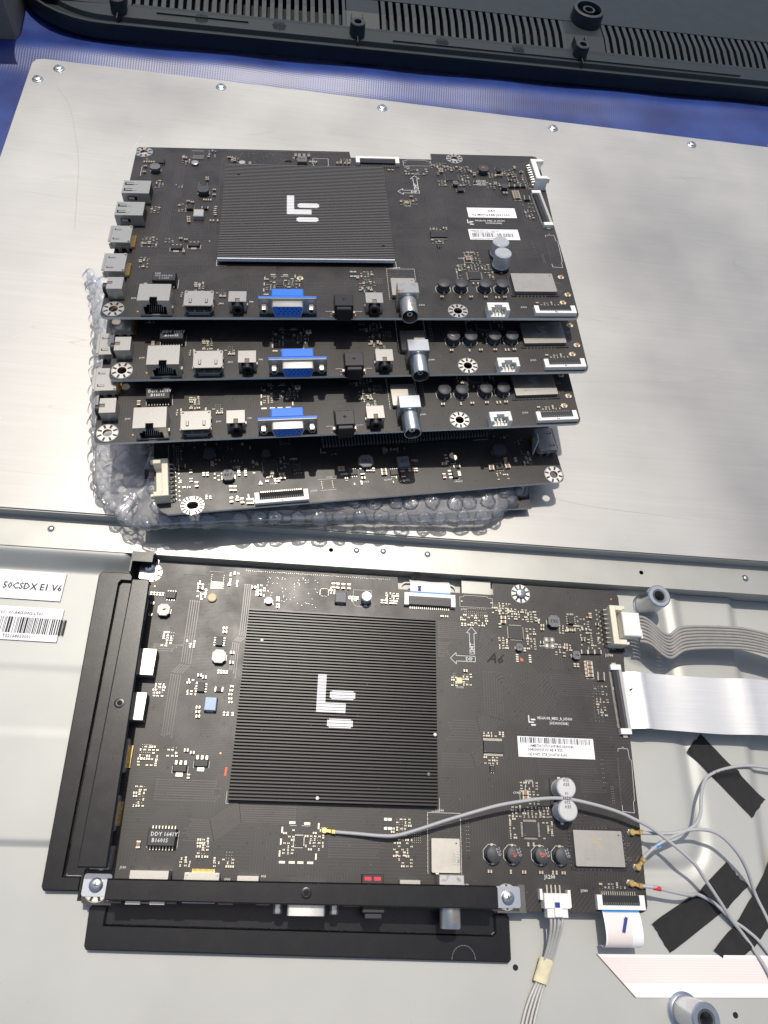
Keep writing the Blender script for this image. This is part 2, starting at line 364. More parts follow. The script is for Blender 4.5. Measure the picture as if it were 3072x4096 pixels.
def soic(bw, bh, h, npin, pitch, sides='lr', pl=.09, pw=.035, bodym='chip_black'):
    def body():
        b = MB(); b.box(-bw / 2, -bh / 2, .015, bw / 2, bh / 2, h, bodym, c=min(.02, h * .2)); b.add([(x - bw / 2 + .07, y - bh / 2 + .07, h + .002) for x, y in circ(0, 0, .02, 6)], [tuple(range(6))], 'silk_dim'); return b
    def pins():
        b = MB()
        for i in range(npin):
            a = (i - (npin - 1) / 2) * pitch
            if 'l' in sides: b.box(-bw / 2 - pl, a - pw / 2, 0, -bw / 2 + .004, a + pw / 2, .05, 'solder'); b.box(bw / 2 - .004, a - pw / 2, 0, bw / 2 + pl, a + pw / 2, .05, 'solder')
            if 't' in sides: b.box(a - pw / 2, -bh / 2 - pl, 0, a + pw / 2, -bh / 2 + .004, .05, 'solder'); b.box(a - pw / 2, bh / 2 - .004, 0, a + pw / 2, bh / 2 + pl, .05, 'solder')
        return b
    return body, pins
def chip(bd, u, v, bw, bh, h, npin, pitch, sides='lr', rz=0.0, pl=.09, pw=.035, m='chip_black', name='chip', label=None):
    bf, pf = soic(bw, bh, h, npin, pitch, sides, pl, pw, m); k = (bw, bh, h, npin, pitch, sides, pl, m)
    o = part(name, bf, bd, (u, v, 0), rz, label, key=('cb',) + k); part('pin_row', pf, o, key=('cp',) + k, kind='stuff'); return o
def power_inductor(bd, u, v, sx, sy, h, m, txt=None, rz=0.0, tm='ink_black', label=None):
    def f():
        b = MB(); c = min(sx, sy) * .22
        P = [(-sx / 2 + c, -sy / 2), (sx / 2 - c, -sy / 2), (sx / 2 - c * .7, -sy / 2 + c * .5), (sx / 2, -sy / 2 + c), (sx / 2, sy / 2 - c), (sx / 2 - c * .7, sy / 2 - c * .5), (sx / 2 - c, sy / 2), (-sx / 2 + c, sy / 2), (-sx / 2 + c * .7, sy / 2 - c * .5), (-sx / 2, sy / 2 - c), (-sx / 2, -sy / 2 + c), (-sx / 2 + c * .7, -sy / 2 + c * .5)]
        b.ext([(x * .86, y * .86) for x, y in P], 0, h * .6, 'ferrite_dark'); b.ext(P, h * .55, h, m)
        b.box(-sx / 2 - .03, -sy * .2, 0, sx / 2 + .03, sy * .2, .05, 'solder'); return b
    o = part('inductor', f, bd, (u, v, 0), rz, label, key=('pi', sx, sy, h, m))
    if txt: text('marking', txt, sx * .42, tm, o, (0, -sx * .14, h + .004), 0, 'CENTER')
    return o
def block_inductor(bd, u, v, sx, sy, h, m, txt=None, rz=0.0, label=None):
    def f():
        b = MB(); b.box(-sx / 2, -sy / 2, .02, sx / 2, sy / 2, h, m, c=.035); b.box(-sx * .3, -sy / 2 - .03, 0, sx * .3, sy / 2 + .03, .07, 'solder'); return b
    o = part('inductor', f, bd, (u, v, 0), rz, label, key=('bi', sx, sy, h, m))
    if txt: text('marking', txt, sx * .4, 'ink_black', o, (0, -sx * .13, h + .004), 0, 'CENTER')
    return o
def drum():
    b = MB(); r = .40
    b.ext(circ(0, 0, .42, 8, R(22.5)), 0, .05, 'plastic_black')
    b.lathe([(.36, .05), (.36, .10), (.30, .14), (.30, .32), (r - .03, .36), (r - .03, .47), (r - .07, .50)], 'ferrite_dark', 20)
    b.box(-.06, -.46, 0, .06, -.36, .07, 'solder'); b.box(-.06, .36, 0, .06, .46, .07, 'solder'); b.box(-.035, -.40, .06, .035, -.33, .24, 'solder')
    return b
def ring_silk():
    b = MB(); line_poly(b, circ(0, 0, .455, 8, R(22.5)), .02, .006, 'silk', True); return b
def scribble(seed, m, s=.2, n=7):
    rn = random.Random(seed); b = MB()
    line_poly(b, [(rn.uniform(-s, s), rn.uniform(-s * .8, s * .8)) for _ in range(n)], .03, 0, m); return b
def ecap(r, h, txt):
    def f():
        b = MB(); q = r * 1.03
        b.ext([(-q, -q), (q * .6, -q), (q, -q * .6), (q, q * .6), (q * .6, q), (-q, q)], .01, .09, 'plastic_black')
        b.lathe([(r * .9, .09), (r, .13), (r, .2), (r * .93, .23), (r, .27), (r, h - .05), (r - .05, h)], 'ecap_sleeve', 28)
        b.box(-.08, -q - .09, 0, .08, -q + .02, .05, 'solder'); b.box(-.08, q - .02, 0, .08, q + .09, .05, 'solder')
        return b
    def top():
        b = MB(); n = 28; b.lathe([(r - .055, 0), (r - .06, .006)], 'ecap_top', n)
        return b
    def seg():
        b = MB(); P = [(math.cos(R(a)) * (r - .07), math.sin(R(a)) * (r - .07)) for a in range(-70, 71, 10)]; b.add([(x, y, 0) for x, y in P], [tuple(range(len(P)))], 'ferrite_grey'); return b
    return f, top, seg
def electrolytic(bd, u, v, r, h, lines=None, rz=0.0, label=None):
    f, top, seg = ecap(r, h, lines)
    o = part('electrolytic_capacitor', f, bd, (u, v, 0), rz, label, 35, key=('ec', r, h))
    part('can_top', top, o, (0, 0, h), key=('ect', r), smooth=30)
    if lines: text('marking', lines, r * .42, 'ink_black', o, (0, r * .45, h + .012), R(180), 'CENTER')
    return o
def sot223(bd, u, v, rz=0.0):
    def f():
        b = MB(); b.box(-.32, -.17, .02, .32, .17, .16, 'chip_black', c=.03); return b
    def l():
        b = MB(); b.box(-.16, -.36, 0, .16, -.165, .05, 'solder'); [b.box(x - .05, .165, 0, x + .05, .36, .05, 'solder') for x in (-.22, 0, .22)]; return b
    def sk():
        b = MB(); line_poly(b, [(-.2, -.2), (-.37, -.2), (-.37, .1)], .018, .005, 'silk'); line_poly(b, [(.2, -.2), (.37, -.2), (.37, .1)], .018, .005, 'silk'); return b
    o = part('regulator', f, bd, (u, v, 0), rz); part('lead', l, o); part('silkscreen', sk, o)

def mount_ring(slot=0.0, n=8):
    def f():
        b = MB(); N = 24; V = []
        for r in (.24, .52):
            for i in range(N): th = 2 * math.pi * i / N; V.append((r * math.cos(th) + (slot if math.cos(th) > 0 else -slot), r * math.sin(th), .005))
        b.add(V, [(i, N + i, N + (i + 1) % N, (i + 1) % N) for i in range(N)], 'tin')
        for i in range(n):
            a = 2 * math.pi * (i + .5) / n; ca, sa = math.cos(a), math.sin(a); ox = slot if ca > 0 else -slot
            q = .055
            b.add([(.30 * ca - q * sa + ox, .30 * sa + q * ca, .008), (.53 * ca - q * sa + ox, .53 * sa + q * ca, .008), (.53 * ca + q * sa + ox, .53 * sa - q * ca, .008), (.30 * ca + q * sa + ox, .30 * sa - q * ca, .008)], [(0, 3, 2, 1)], 'plastic_black')
        b.lathe([(.24, -.15), (.245, .005)], 'copper_pad', 16, caps=False)
        line_poly(b, [(x + (slot if x > 0 else -slot), y) for x, y in circ(0, 0, .545, 24)], .018, .006, 'silk', True)
        return b
    return f
def phillips(r=.3, h=.2, m='zinc'):
    def f():
        b = MB(); b.lathe([(r, 0), (r, h * .35), (r * .9, h * .75), (r * .55, h)], m, 20)
        for s in (0, 1):
            a, c = (r * .5, r * .11) if s == 0 else (r * .11, r * .5)
            b.add([(-a, -c, h + .004), (a, -c, h + .004), (a, c, h + .004), (-a, c, h + .004)], [(0, 1, 2, 3)], 'steel_dark')
        return b
    return f

# ------------------------------------------------------------------ edge connectors (opening towards -y, board edge under them)
def rj45(bd, loc):
    M = 'shell_metal'
    def shell():
        b = MB(); W = .82; T = 1.03
        b.box(-W, -.65, .0, -W + .05, .65, T, M); b.box(W - .05, -.65, 0, W, .65, T, M); b.box(-W + .05, .60, 0, W - .05, .65, T, M)
        b.ext([(-W + .05, -.65), (-.2, -.65), (-.2, -.36), (.2, -.36), (.2, -.65), (W - .05, -.65), (W - .05, .60), (-W + .05, .60)], T - .05, T, M)
        # face round the stepped opening
        b.box(-W + .05, -.65, 0, -.58, -.61, T - .05, M); b.box(.58, -.65, 0, W - .05, -.61, T - .05, M); b.box(-.58, -.65, 0, .58, -.61, .09, M)
        for s in (-1, 1):
            b.box(min(s * .58, s * .40), -.65, .62, max(s * .58, s * .40), -.61, T - .05, M); b.box(min(s * .40, s * .2), -.65, .76, max(s * .40, s * .2), -.61, T - .05, M)
        for s in (-1, 1): b.box(s * .84 - .02, -.35, .0, s * .84 + .02, -.15, .28, 'tin')
        return b
    def inner():
        b = MB(); b.box(-.76, .1, .02, .76, .58, .96, 'plastic_black'); b.box(-.76, -.58, .02, .76, .1, .10, 'plastic_black'); b.box(-.76, -.58, .1, -.60, .1, .96, 'plastic_black'); b.box(.60, -.58, .1, .76, .1, .96, 'plastic_black'); return b
    def pin():
        b = MB(); b.tube([(0, -.50, .14), (0, -.40, .20), (0, .1, .74)], .016, 'tin', 5); return b
    o = part('ethernet_socket', shell, bd, loc); part('inner_block', inner, o)
    for i in range(8): part('contact', pin, o, ((i - 3.5) * .102, 0, 0))
    return o
def hdmi(bd, loc, rz=0.0, side=False):
    M = 'shell_metal'
    def shell():
        b = MB(); O = [(-.72, .20), (-.58, .06), (.58, .06), (.72, .20), (.76, .62), (-.76, .62)]; I = [(-.67, .22), (-.55, .11), (.55, .11), (.67, .22), (.71, .57), (-.71, .57)]
        b.ext(O, -.55, .5, M, 'y', [I[::-1]], hm=M); b.ext(O, .5, .54, M, 'y')
        # flared lips
        b.box(-.70, -.66, .60, .70, -.54, .66, M); b.box(-.55, -.66, .02, .55, -.54, .07, M)
        for s in (-1, 1): b.box(min(s * .76, s * .80), -.62, .24, max(s * .76, s * .80), -.5, .56, M); b.box(s * .72 - .04, -.2, 0, s * .72 + .04, .0, .3, 'tin'); b.box(s * .72 - .04, .25, 0, s * .72 + .04, .4, .3, 'tin')
        for s in (-1, 1): b.lathe([(.06, 0), (.05, .09)], M, 8, (s * .66, .46, .6))
        return b
    def win():
        b = MB(); b.box(-.07, -.18, 0, .07, .18, .004, 'dark_hole'); b.box(-.045, -.12, .003, .045, .2, .016, M); return b
    def tongue():
        b = MB(); b.box(-.64, -.1, .12, .64, .5, .56, 'dark_hole'); b.box(-.5, -.46, .26, .5, -.08, .36, 'plastic_black')
        [b.box(x - .03, -.46, .12, x + .03, -.3, .2, 'tin') for x in (-.25, .25)]; return b
    def pins():
        b = MB(); [b.box(-.5 + i * .054, .54, 0, -.475 + i * .054, .68, .16, 'gold') for i in range(19)]; return b
    o = part('hdmi_socket', shell, bd, loc, rz); part('tongue', tongue, o); part('pin_row', pins, o, kind='stuff')
    for s in (-1, 1): part('spring_window', win, o, (s * .42, -.25, .622))
    return o
def jack(bd, loc, rz=0.0, wall=False):
    def shell():
        b = MB(); b.ext([(-.47, -.4), (-.12, -.4), (-.12, -.12), (.12, -.12), (.12, -.4), (.47, -.4), (.47, .42), (-.47, .42)], .66, .70, 'shell_metal')
        b.box(-.47, -.40, 0, -.43, .42, .66, 'shell_metal'); b.box(.43, -.40, 0, .47, .42, .66, 'shell_metal'); b.box(-.43, .38, 0, .43, .42, .66, 'shell_metal')
        b.box(-.43, -.40, .0, -.31, -.37, .66, 'shell_metal'); b.box(.31, -.40, .0, .43, -.37, .66, 'shell_metal')
        for s in (-1, 1): b.box(s * .49 - .02, -.1, 0, s * .49 + .02, .06, .2, 'tin')
        return b
    def body():
        b = MB(); b.box(-.42, -.36, .01, .42, .37, .655, 'plastic_black'); b.box(-.10, -.39, .56, .10, -.13, .665, 'cardboard_brown')
        b.lathe([(.30, 0), (.30, -.28), (.28, -.30), (.16, -.30), (.14, -.2), (.14, 0)], 'plastic_black', 24, (0, -.36, .32), 'y', caps=False)
        b.lathe([(.14, 0), (.139, .01)], 'dark_hole', 16, (0, -.42, .32), 'y'); return b
    o = part('audio_jack', shell, bd, loc, rz); part('barrel', body, o, smooth=40); return o
def vga(bd, loc):
    def back():
        b = MB(); b.box(-.85, .12, 0, .85, .75, 1.08, 'vga_blue', c=.05); b.box(-1.54, -.02, .10, 1.54, .12, 1.10, 'vga_blue', c=.02); return b
    def flange():
        b = MB(); b.ext([(-1.54, .10), (1.54, .10), (1.54, 1.04), (1.5, 1.09), (-1.5, 1.09), (-1.54, 1.04)], -.07, -.021, 'shell_metal', 'y'); return b
    def D(k, z0=.24, z1=.96):
        c = (z0 + z1) / 2; P = []
        for (x, z, r, a) in ((.84, z1, .12, 0), (-.84, z1, .12, 90), (-.72, z0, .12, 180), (.72, z0, .12, 270)):
            sx = 1 if x > 0 else -1; sz = 1 if z > c else -1
            for i in range(4): t = R(a + 30 * i); P.append(((x - sx * r + r * math.cos(t)) * k, c + (z - sz * r + r * math.sin(t) - c) * k))
        return P
    def shell():
        b = MB(); b.ext(D(1.0), -.55, -.07, 'tin', 'y', [D(.93)[::-1]], hm='tin'); return b
    def face():
        b = MB(); b.ext(D(.93), -.50, -.08, 'vga_blue', 'y'); return b
    def hole():
        b = MB(); b.lathe([(.042, -.504), (.041, -.5)], 'dark_hole', 8, (0, 0, 0), 'y'); return b
    def post():
        b = MB(); b.lathe([(.21, -.07), (.21, -.30), (.19, -.46), (.17, -.50), (.12, -.50), (.10, -.40)], 'rusty_zinc', 6, (0, 0, 0), 'y', caps=False); b.lathe([(.11, -.42), (.10, -.40)], 'dark_hole', 8, (0, 0, 0), 'y'); return b
    o = part('vga_socket', back, bd, loc); part('flange', flange, o); part('metal_shell', shell, o, smooth=30); f = part('blue_face', face, o)
    for r_, (n, z) in enumerate(((5, .76), (5, .60), (5, .44))):
        for i in range(n): part('pin_hole', hole, o, ((i - 2) * .23 + (.0, .1, .0)[r_], 0, z))
    for s in (-1, 1): part('screw_post', post, o, (s * 1.25, 0, .58))
    return o
def optical(bd, loc, lit=False):
    def body():
        b = MB(); b.box(-.5, -.5, 0, .5, .42, .92, 'plastic_black', c=.03); b.box(-.5, .42, 0, .5, 1.02, .30, 'plastic_black', c=.02); b.box(-.40, -.74, .04, .40, -.5, .86, 'plastic_black', c=.04)
        line_poly(b, [(-.3, -.745 + .0), (.3, -.745)], .001, .2, 'dark_hole')
        for s in (-1, 1): b.box(s * .56 - .06, -.28, 0, s * .56 + .06, -.12, .22, 'tin')
        b.box(-.10, -.03, .918, .10, .03, .924, 'dark_hole'); b.box(-.03, -.10, .918, .03, -.03, .924, 'dark_hole'); b.box(-.03, .03, .918, .03, .10, .924, 'dark_hole')
        return b
    def win():
        b = MB(); b.box(-.14, -.05, 0, .14, .05, .005, 'dark_hole'); return b
    def winr():
        b = MB(); b.box(-.15, -.07, 0, .15, .07, .005, 'led_red'); return b
    def clip():
        b = MB(); line_poly(b, [(-.12, -.12), (.0, -.12), (.05, -.05), (.05, .08), (-.12, .08)], .03, .012, 'orange_plastic'); return b
    o = part('optical_socket', body, bd, loc)
    for s in (-1, 1): part('slot', winr if lit else win, o, (s * .22, .84, .302), label='slot glowing red' if lit else None)
    if not lit: part('clip', clip, o, (.60, -.2, 0)); part('clip', clip, o, (-.60, -.2, 0), rot=(0, 0, 0))
    return o
def pal(bd, loc, m='zinc'):
    def box_():
        b = MB(); b.box(-.59, -.34, 0, .59, .50, 1.18, m, c=.03); b.box(-.55, .49, 0, -.4, .6, .2, 'tin'); return b
    def barrel():
        b = MB(); b.lathe([(.36, 0), (.40, -.06), (.40, -.16), (.475, -.2), (.475, -1.28), (.45, -1.32), (.42, -1.32), (.41, -1.2), (.41, -.5)], m, 32, (0, -.34, .66), 'y', caps=False)
        b.lathe([(.41, 0), (.405, .01)], 'dark_hole', 24, (0, -.95, .66), 'y'); return b
    def pin():
        b = MB(); b.lathe([(.16, -.9), (.16, -1.15), (.08, -1.15), (.06, -.9)], 'zinc', 16, (0, -.30, .66), 'y', caps=False); return b
    o = part('antenna_socket', box_, bd, loc, key=('pal', m)); part('barrel', barrel, o, smooth=40, key=('palb', m)); part('centre_pin', pin, o, smooth=40); return o
def usb(bd, loc, rz, spring=True):
    def shell():
        b = MB(); M = 'shell_metal'; b.ext([(-.65, .03), (.65, .03), (.65, .72), (-.65, .72)], -.8, .8, M, 'y', [[(-.60, .67), (.60, .67), (.60, .08), (-.60, .08)]], hm=M)
        b.box(-.60, .60, .08, .60, .8, .67, 'plastic_black'); b.box(-.5, -.62, .40, .5, .6, .55, 'plastic_black'); return b
    def slot():
        b = MB(); b.box(-.13, -.40, 0, .13, .10, .004, 'dark_hole'); b.box(-.06, -.30, .003, .06, .35, .02, 'tin'); return b
    def sslot():
        b = MB(); b.box(0, -.3, -.12, .004, .25, .12, 'dark_hole'); b.box(.003, -.25, -.07, .012, .1, .07, 'ecap_sleeve'); return b
    o = part('usb_socket', shell, bd, loc, rz)
    for s in (-1, 1): part('spring_window', slot, o, (s * .3, -.3, .722))
    part('side_window', sslot, o, (.652, -.2, .38))
    return o
def transformer(bd, loc, l1, l2):
    def body():
        b = MB(); b.box(-.62, -.36, .03, .62, .36, .50, 'chip_black', c=.03); return b
    def pin(): b = MB(); b.box(-.025, -.52, 0, .025, -.35, .14, 'solder'); b.box(-.025, .35, 0, .025, .50, .14, 'solder'); return b
    def sk(): b = MB(); line_poly(b, [(-.68, -.42), (-.68, .3)], .018, .006, 'silk'); line_poly(b, [(.68, -.42), (.68, .3)], .018, .006, 'silk'); return b
    o = part('transformer', body, bd, loc); part('silkscreen', sk, o)
    for i in range(8): part('pin', pin, o, (-.5 + i * .143, 0, 0))
    if l1: text('marking', l1, .24, 'silk', o, (-.50, .06, .504)); text('marking', l2, .24, 'silk', o, (-.42, -.20, .504))
    return o
def ffc_socket(bd, loc, w_, d, n, rz=0.0, latch='plastic_black', body='white_plastic', h=.24, name='ribbon_socket', mark=None):
    """white end lugs with a dark latch between them, contacts to +y, cable side to -y"""
    def f():
        b = MB(); a = w_ / 2; b.box(-a, -d / 2, 0, -a + .26, d / 2, h, body, c=.01); b.box(a - .26, -d / 2, 0, a, d / 2, h, body, c=.01)
        b.box(-a + .26, -d / 2, 0, a - .26, -d / 2 + d * .3, h, body, c=.01); b.box(-a + .26, -d / 2 + d * .3, 0, a - .26, d / 2 - .04, .1, body)
        return b
    def l():
        b = MB(); a = w_ / 2 - .27; b.box(-a, -d / 2 + d * .3 + .01, .1, a, d / 2 - .02, h - .02, latch, c=.02); return b
    def p():
        b = MB(); a = w_ / 2 - .36; [b.box(-a + 2 * a * i / (n - 1) - .02, d / 2 - .02, 0, -a + 2 * a * i / (n - 1) + .02, d / 2 + .14, .05, 'solder') for i in range(n)]; return b
    def t():
        b = MB(); a = w_ / 2 - .36; [b.box(-a + 2 * a * i / (n - 1) - .02, -.14, 0, -a + 2 * a * i / (n - 1) + .02, 0, .02, 'ferrite_grey') for i in range(n)]; return b
    k = (w_, d, n, latch, body, h)
    o = part(name, f, bd, loc, rz, key=('ff',) + k); part('latch', l, o, key=('fl',) + k); part('pin_row', p, o, key=('fp',) + k, kind='stuff')
    part('contact_row', t, o, (0, -.0, h - .018), key=('ft',) + k, kind='stuff')
    if mark: part('ink_mark', (lambda: scribble(len(mark), mark, .07, 5)), o, (.02, -d / 2 + .1, h + .004), key=('fm', mark))
    return o
def jst4(bd, loc):
    M = 'white_plastic'
    def f():
        b = MB(); b.box(-.62, .25, 0, .62, .62, .60, M, c=.03); b.box(-.62, -.62, 0, -.42, .25, .60, M, c=.03); b.box(.42, -.62, 0, .62, .25, .60, M, c=.03); b.box(-.42, -.62, 0, .42, .25, .12, M)
        b.box(-.42, -.05, .42, -.22, .25, .58, M); b.box(.22, -.05, .42, .42, .25, .58, M); return b
    def p():
        b = MB(); [b.box(-.33 + .2 * i - .03, -.4, .26, -.33 + .2 * i + .03, .25, .32, 'tin') for i in range(4)]; [b.box(-.33 + .2 * i - .025, .62, 0, -.33 + .2 * i + .025, .85, .06, 'solder') for i in range(4)]; return b
    o = part('wire_socket', f, bd, loc); part('pin_row', p, o, kind='stuff'); return o
def jst_big(bd, loc, rz=0.0, m='white_plastic'):
    """tall header, wire side to +x, two pin rows to -x"""
    def f():
        b = MB(); L_ = 1.12
        b.box(-.35, -L_, 0, -.02, L_, .85, m, c=.03); b.box(-.02, -L_, 0, .42, -L_ + .28, .85, m, c=.03); b.box(-.02, L_ - .28, 0, .42, L_, .85, m, c=.03); b.box(-.02, -L_ + .28, 0, .34, L_ - .28, .22, m)
        b.box(.36, -L_ + .02, .5, .55, -L_ + .16, .8, m); b.box(.36, L_ - .16, .5, .55, L_ - .02, .8, m); return b
    def p():
        b = MB()
        for i in range(8):
            y = -.94 + i * .27
            b.tube([(-.35, y, .5), (-.55, y, .46), (-.60, y, .0)], .035, 'tin', 5); b.tube([(-.35, y + .1, .22), (-.45, y + .1, .2), (-.48, y + .1, .0)], .03, 'tin', 5)
            b.lathe([(.07, 0), (.04, .05)], 'solder', 8, (-.62, y, 0)); b.lathe([(.07, 0), (.04, .05)], 'solder', 8, (-.80, y + .1, 0))
        return b
    o = part('power_header', f, bd, loc, rz, key=('jb', m)); part('pin_rows', p, o, kind='stuff'); return o
def lvds(bd, loc, rz=0.0, L_=1.85):
    def f():
        b = MB()
        for s in (-1, 1): b.box(-.30, min(s * L_, s * (L_ - .3)), 0, .30, max(s * L_, s * (L_ - .3)), .26, 'white_plastic', c=.02); b.box(-.12, min(s * L_, s * (L_ + .14)), 0, .12, max(s * L_, s * (L_ + .14)), .05, 'solder')
        b.box(.14, -L_ + .3, 0, .30, L_ - .3, .24, 'grey_plastic', c=.01); return b
    def m():
        b = MB(); b.box(-.24, -L_ + .3, 0, .135, L_ - .3, .20, 'plastic_black', c=.03); return b
    def p():
        b = MB(); n = 51
        for i in range(n): y = -L_ + .36 + (2 * L_ - .72) * i / (n - 1); b.box(-.36, y - .014, 0, -.24, y + .014, .05, 'tin'); b.box(.02, y - .014, .2, .13, y + .014, .206, 'ferrite_grey')
        return b
    o = part('display_socket', f, bd, loc, rz); part('slider', m, o); part('pin_row', p, o, kind='stuff'); return o
def ufl(bd, loc, empty=True):
    def f():
        b = MB(); b.box(-.14, -.13, 0, .14, .13, .03, 'paper'); b.box(-.2, -.05, 0, .2, .05, .02, 'solder')
        if empty: b.lathe([(.10, .03), (.10, .12), (.075, .12), (.07, .04)], 'gold', 14, caps=False); b.lathe([(.025, .03), (.02, .10)], 'gold', 6)
        return b
    return part('antenna_terminal', f, bd, loc, key=('ufl', empty))
def shield(bd, u0, v0, u1, v1, txt, pads, h=.25, dim='silk_dim'):
    W, H = u1 - u0, v1 - v0
    def lid():
        b = MB(); b.ext(rrect(0, 0, W, H, .05, 2), .05, h, 'shield_metal'); b.add([(x, y, h + .003) for x, y in circ(W - .17, H - .2, .035, 10)], [tuple(range(10))], 'dark_hole'); return b
    o = part('shield_can', lid, bd, (u0, v0, 0), key=('sh', round(W, 2), round(H, 2)))
    return o
def pad_row(mb, x0, y0, x1, y1, n, s=.04):
    for i in range(n):
        t = i / max(1, n - 1); x, y = x0 + (x1 - x0) * t, y0 + (y1 - y0) * t; mb.lathe([(s, .004), (s * .5, .05)], 'solder', 6, (x, y, 0))
def brand_mark(b, x, y, k, z, m):
    b.add([(x, y, z), (x + 1.48 * k, y, z), (x + 1.48 * k, y + .30 * k, z), (x + .30 * k, y + .30 * k, z), (x + .30 * k, y + 1.9 * k, z), (x, y + 1.9 * k, z)], [(0, 1, 2, 3), (0, 3, 4, 5)], m)
    for yy in (.66, -.72): b.add([(px * k + x, py * k + y, z) for px, py in rrect(.65, yy, 1.95, yy + .40, .19, 3)], [tuple(range(16))], m)

# ------------------------------------------------------------------ the heatsink: base, fins and a printed mark cut by the fins
PITCH = .1555
def heatsink(bd, loc, n=61, W=10.08, skylit=False, rz=0.0, mark=True, depth=9.46):
    def base():
        b = MB(); b.box(0, 0, .17, W, depth, .235, 'fin_black'); b.box(3.2, 3.0, 0, 6.9, 6.6, .17, 'chip_black'); b.box(.4, .5, 0, 1.6, 2.2, .17, 'chip_black'); b.box(8.2, .6, 0, 9.4, 2.0, .17, 'chip_black'); b.box(.4, 7.2, 0, 1.6, 8.9, .17, 'chip_black'); return b
    fm = 'fin_sky_sheen' if skylit else 'fin_black'  # flag picks the fins with sky reflection painted in
    def fin():
        b = MB(); b.ext([(-.05, .23), (.05, .23), (.034, .42), (-.034, .42)], 0, W, fm, 'x'); return b
    o = part('heatsink', base, bd, loc, rz, key=('hsb', W, depth))
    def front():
        b = MB(); b.box(0, -.03, .235, W, .05, .425, 'lip_sky_sheen'); return b
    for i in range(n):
        if i == 0 and skylit: part('fin', front, o, label='front fin painted pale for the bright sky it reflects'); continue
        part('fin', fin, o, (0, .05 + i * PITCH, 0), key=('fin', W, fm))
    if mark:
        b = MB()
        def strips(x0, x1, y0, y1, r=0.0):
            for i in range(n):
                c = .05 + i * PITCH; a, e = max(c - .066, y0), min(c + .066, y1)
                if e - a < .02: continue
                ins = 0.0
                if r:
                    m_ = (y0 + y1) / 2; d = min(1, abs((a + e) / 2 - m_) / ((y1 - y0) / 2)); ins = r * (1 - math.sqrt(max(0, 1 - d * d)))
                b.add([(x0 + ins, a, .426), (x1 - ins, a, .426), (x1 - ins, e, .426), (x0 + ins, e, .426)], [(0, 1, 2, 3)], 'logo_print')
        strips(3.88, 4.32, 4.70, 6.12); strips(3.88, 5.36, 4.22, 4.70); strips(4.52, 5.84, 4.88, 5.33, .2); strips(4.45, 5.77, 3.48, 3.92, .2)
        part('printed_mark', b, o)
    return o

# ------------------------------------------------------------------ the main board (four copies of one layout)
OUT = [(-5.9, -4.12), (-5.83, -4.32), (-5.6, -4.4), (19.9, -4.4), (20.15, -4.3), (20.24, -4.1), (20.42, 0), (20.52, 4), (20.8, 8.3), (20.95, 11.5), (20.85, 11.8), (20.6, 11.9), (13.52, 11.9), (13.52, 11.2), (8.06, 11.2), (8.0, 11.9), (-5.7, 11.85), (-5.87, 11.7)]
HOLES = [(-5.37, 11.27), (-5.28, -3.76), (13.35, -3.82), (15.1, 11.38)]
def pcb():
    b = MB(); b.ext(OUT, -.16, 0, 'fibreglass', holes=[circ(x, y, .24, 14)[::-1] for x, y in HOLES], cap='solder_mask', hm='copper_pad'); return b
def silkscreen():
    b = MB(); z = .005; S = 'silk'; w1 = .028
    line_poly(b, [(12.02, 7.72), (12.02, 8.9), (11.86, 8.9), (12.15, 9.25), (12.44, 8.9), (12.28, 8.9), (12.28, 7.72)], w1, z, S, True)
    line_poly(b, [(12.30, 7.30), (11.25, 7.30), (11.25, 7.14), (10.92, 7.45), (11.25, 7.76), (11.25, 7.60), (12.30, 7.60)], w1, z, S, True)
    brand_mark(b, 15.02, 4.22, .20, z, S)
    line_poly(b, [(9.6, -2.9), (9.6, -.26), (11.22, -.26), (11.22, -2.9)], .018, z, S)
    line_poly(b, [(11.55, 10.4), (11.55, 10.98), (11.75, 10.98), (11.80, 11.08), (13.1, 11.08), (13.2, 10.98), (13.42, 10.98), (13.42, 10.4)], .018, z, S)
    line_poly(b, [(11.55, 10.4), (13.42, 10.4)], .014, z, S)
    line_poly(b, [(19.74, 2.95), (19.76, 3.1), (20.3, 3.1), (20.32, 2.6), (20.42, 2.5), (20.30, .6), (20.22, .5), (20.20, .0), (19.6, .05), (19.6, .35)], .018, z, S)
    line_poly(b, [(-.1, .4), (-.1, -.12), (.45, -.12)], .018, z, S); line_poly(b, [(10.2, .4), (10.2, -.2), (9.8, -.2)], .018, z, S)
    line_poly(b, [(-2.35, 11.55), (-1.6, 11.55)], .018, z, S); line_poly(b, [(-2.35, 10.8), (-1.6, 10.8)], .018, z, S)
    line_poly(b, [(5.55, 11.0), (6.55, 11.0), (6.55, 10.2), (6.4, 10.05), (5.7, 10.05), (5.55, 10.2)], .018, z, S, True)
    for x in (-4.95,): line_poly(b, [(x - .35, 9.7), (x - .35, 8.6)], .018, z, S)
    line_poly(b, [(6.35, -3.9), (6.0, -3.9)], .018, z, S); line_poly(b, [(7.6, -3.9), (8.0, -3.9)], .018, z, S)
    line_poly(b, [(3.55, -1.0), (3.95, -1.0)], .02, z, S); line_poly(b, [(3.0, -1.0), (3.3, -1.0)], .02, z, S)
    line_poly(b, [(14.3, .40), (14.75, .40), (14.75, .88), (14.3, .88)], .016, z, S, True)
    line_poly(b, [(18.45, 6.7), (18.45, 7.68), (18.9, 7.68), (18.9, 6.7)], .016, z, S, True)
    return b
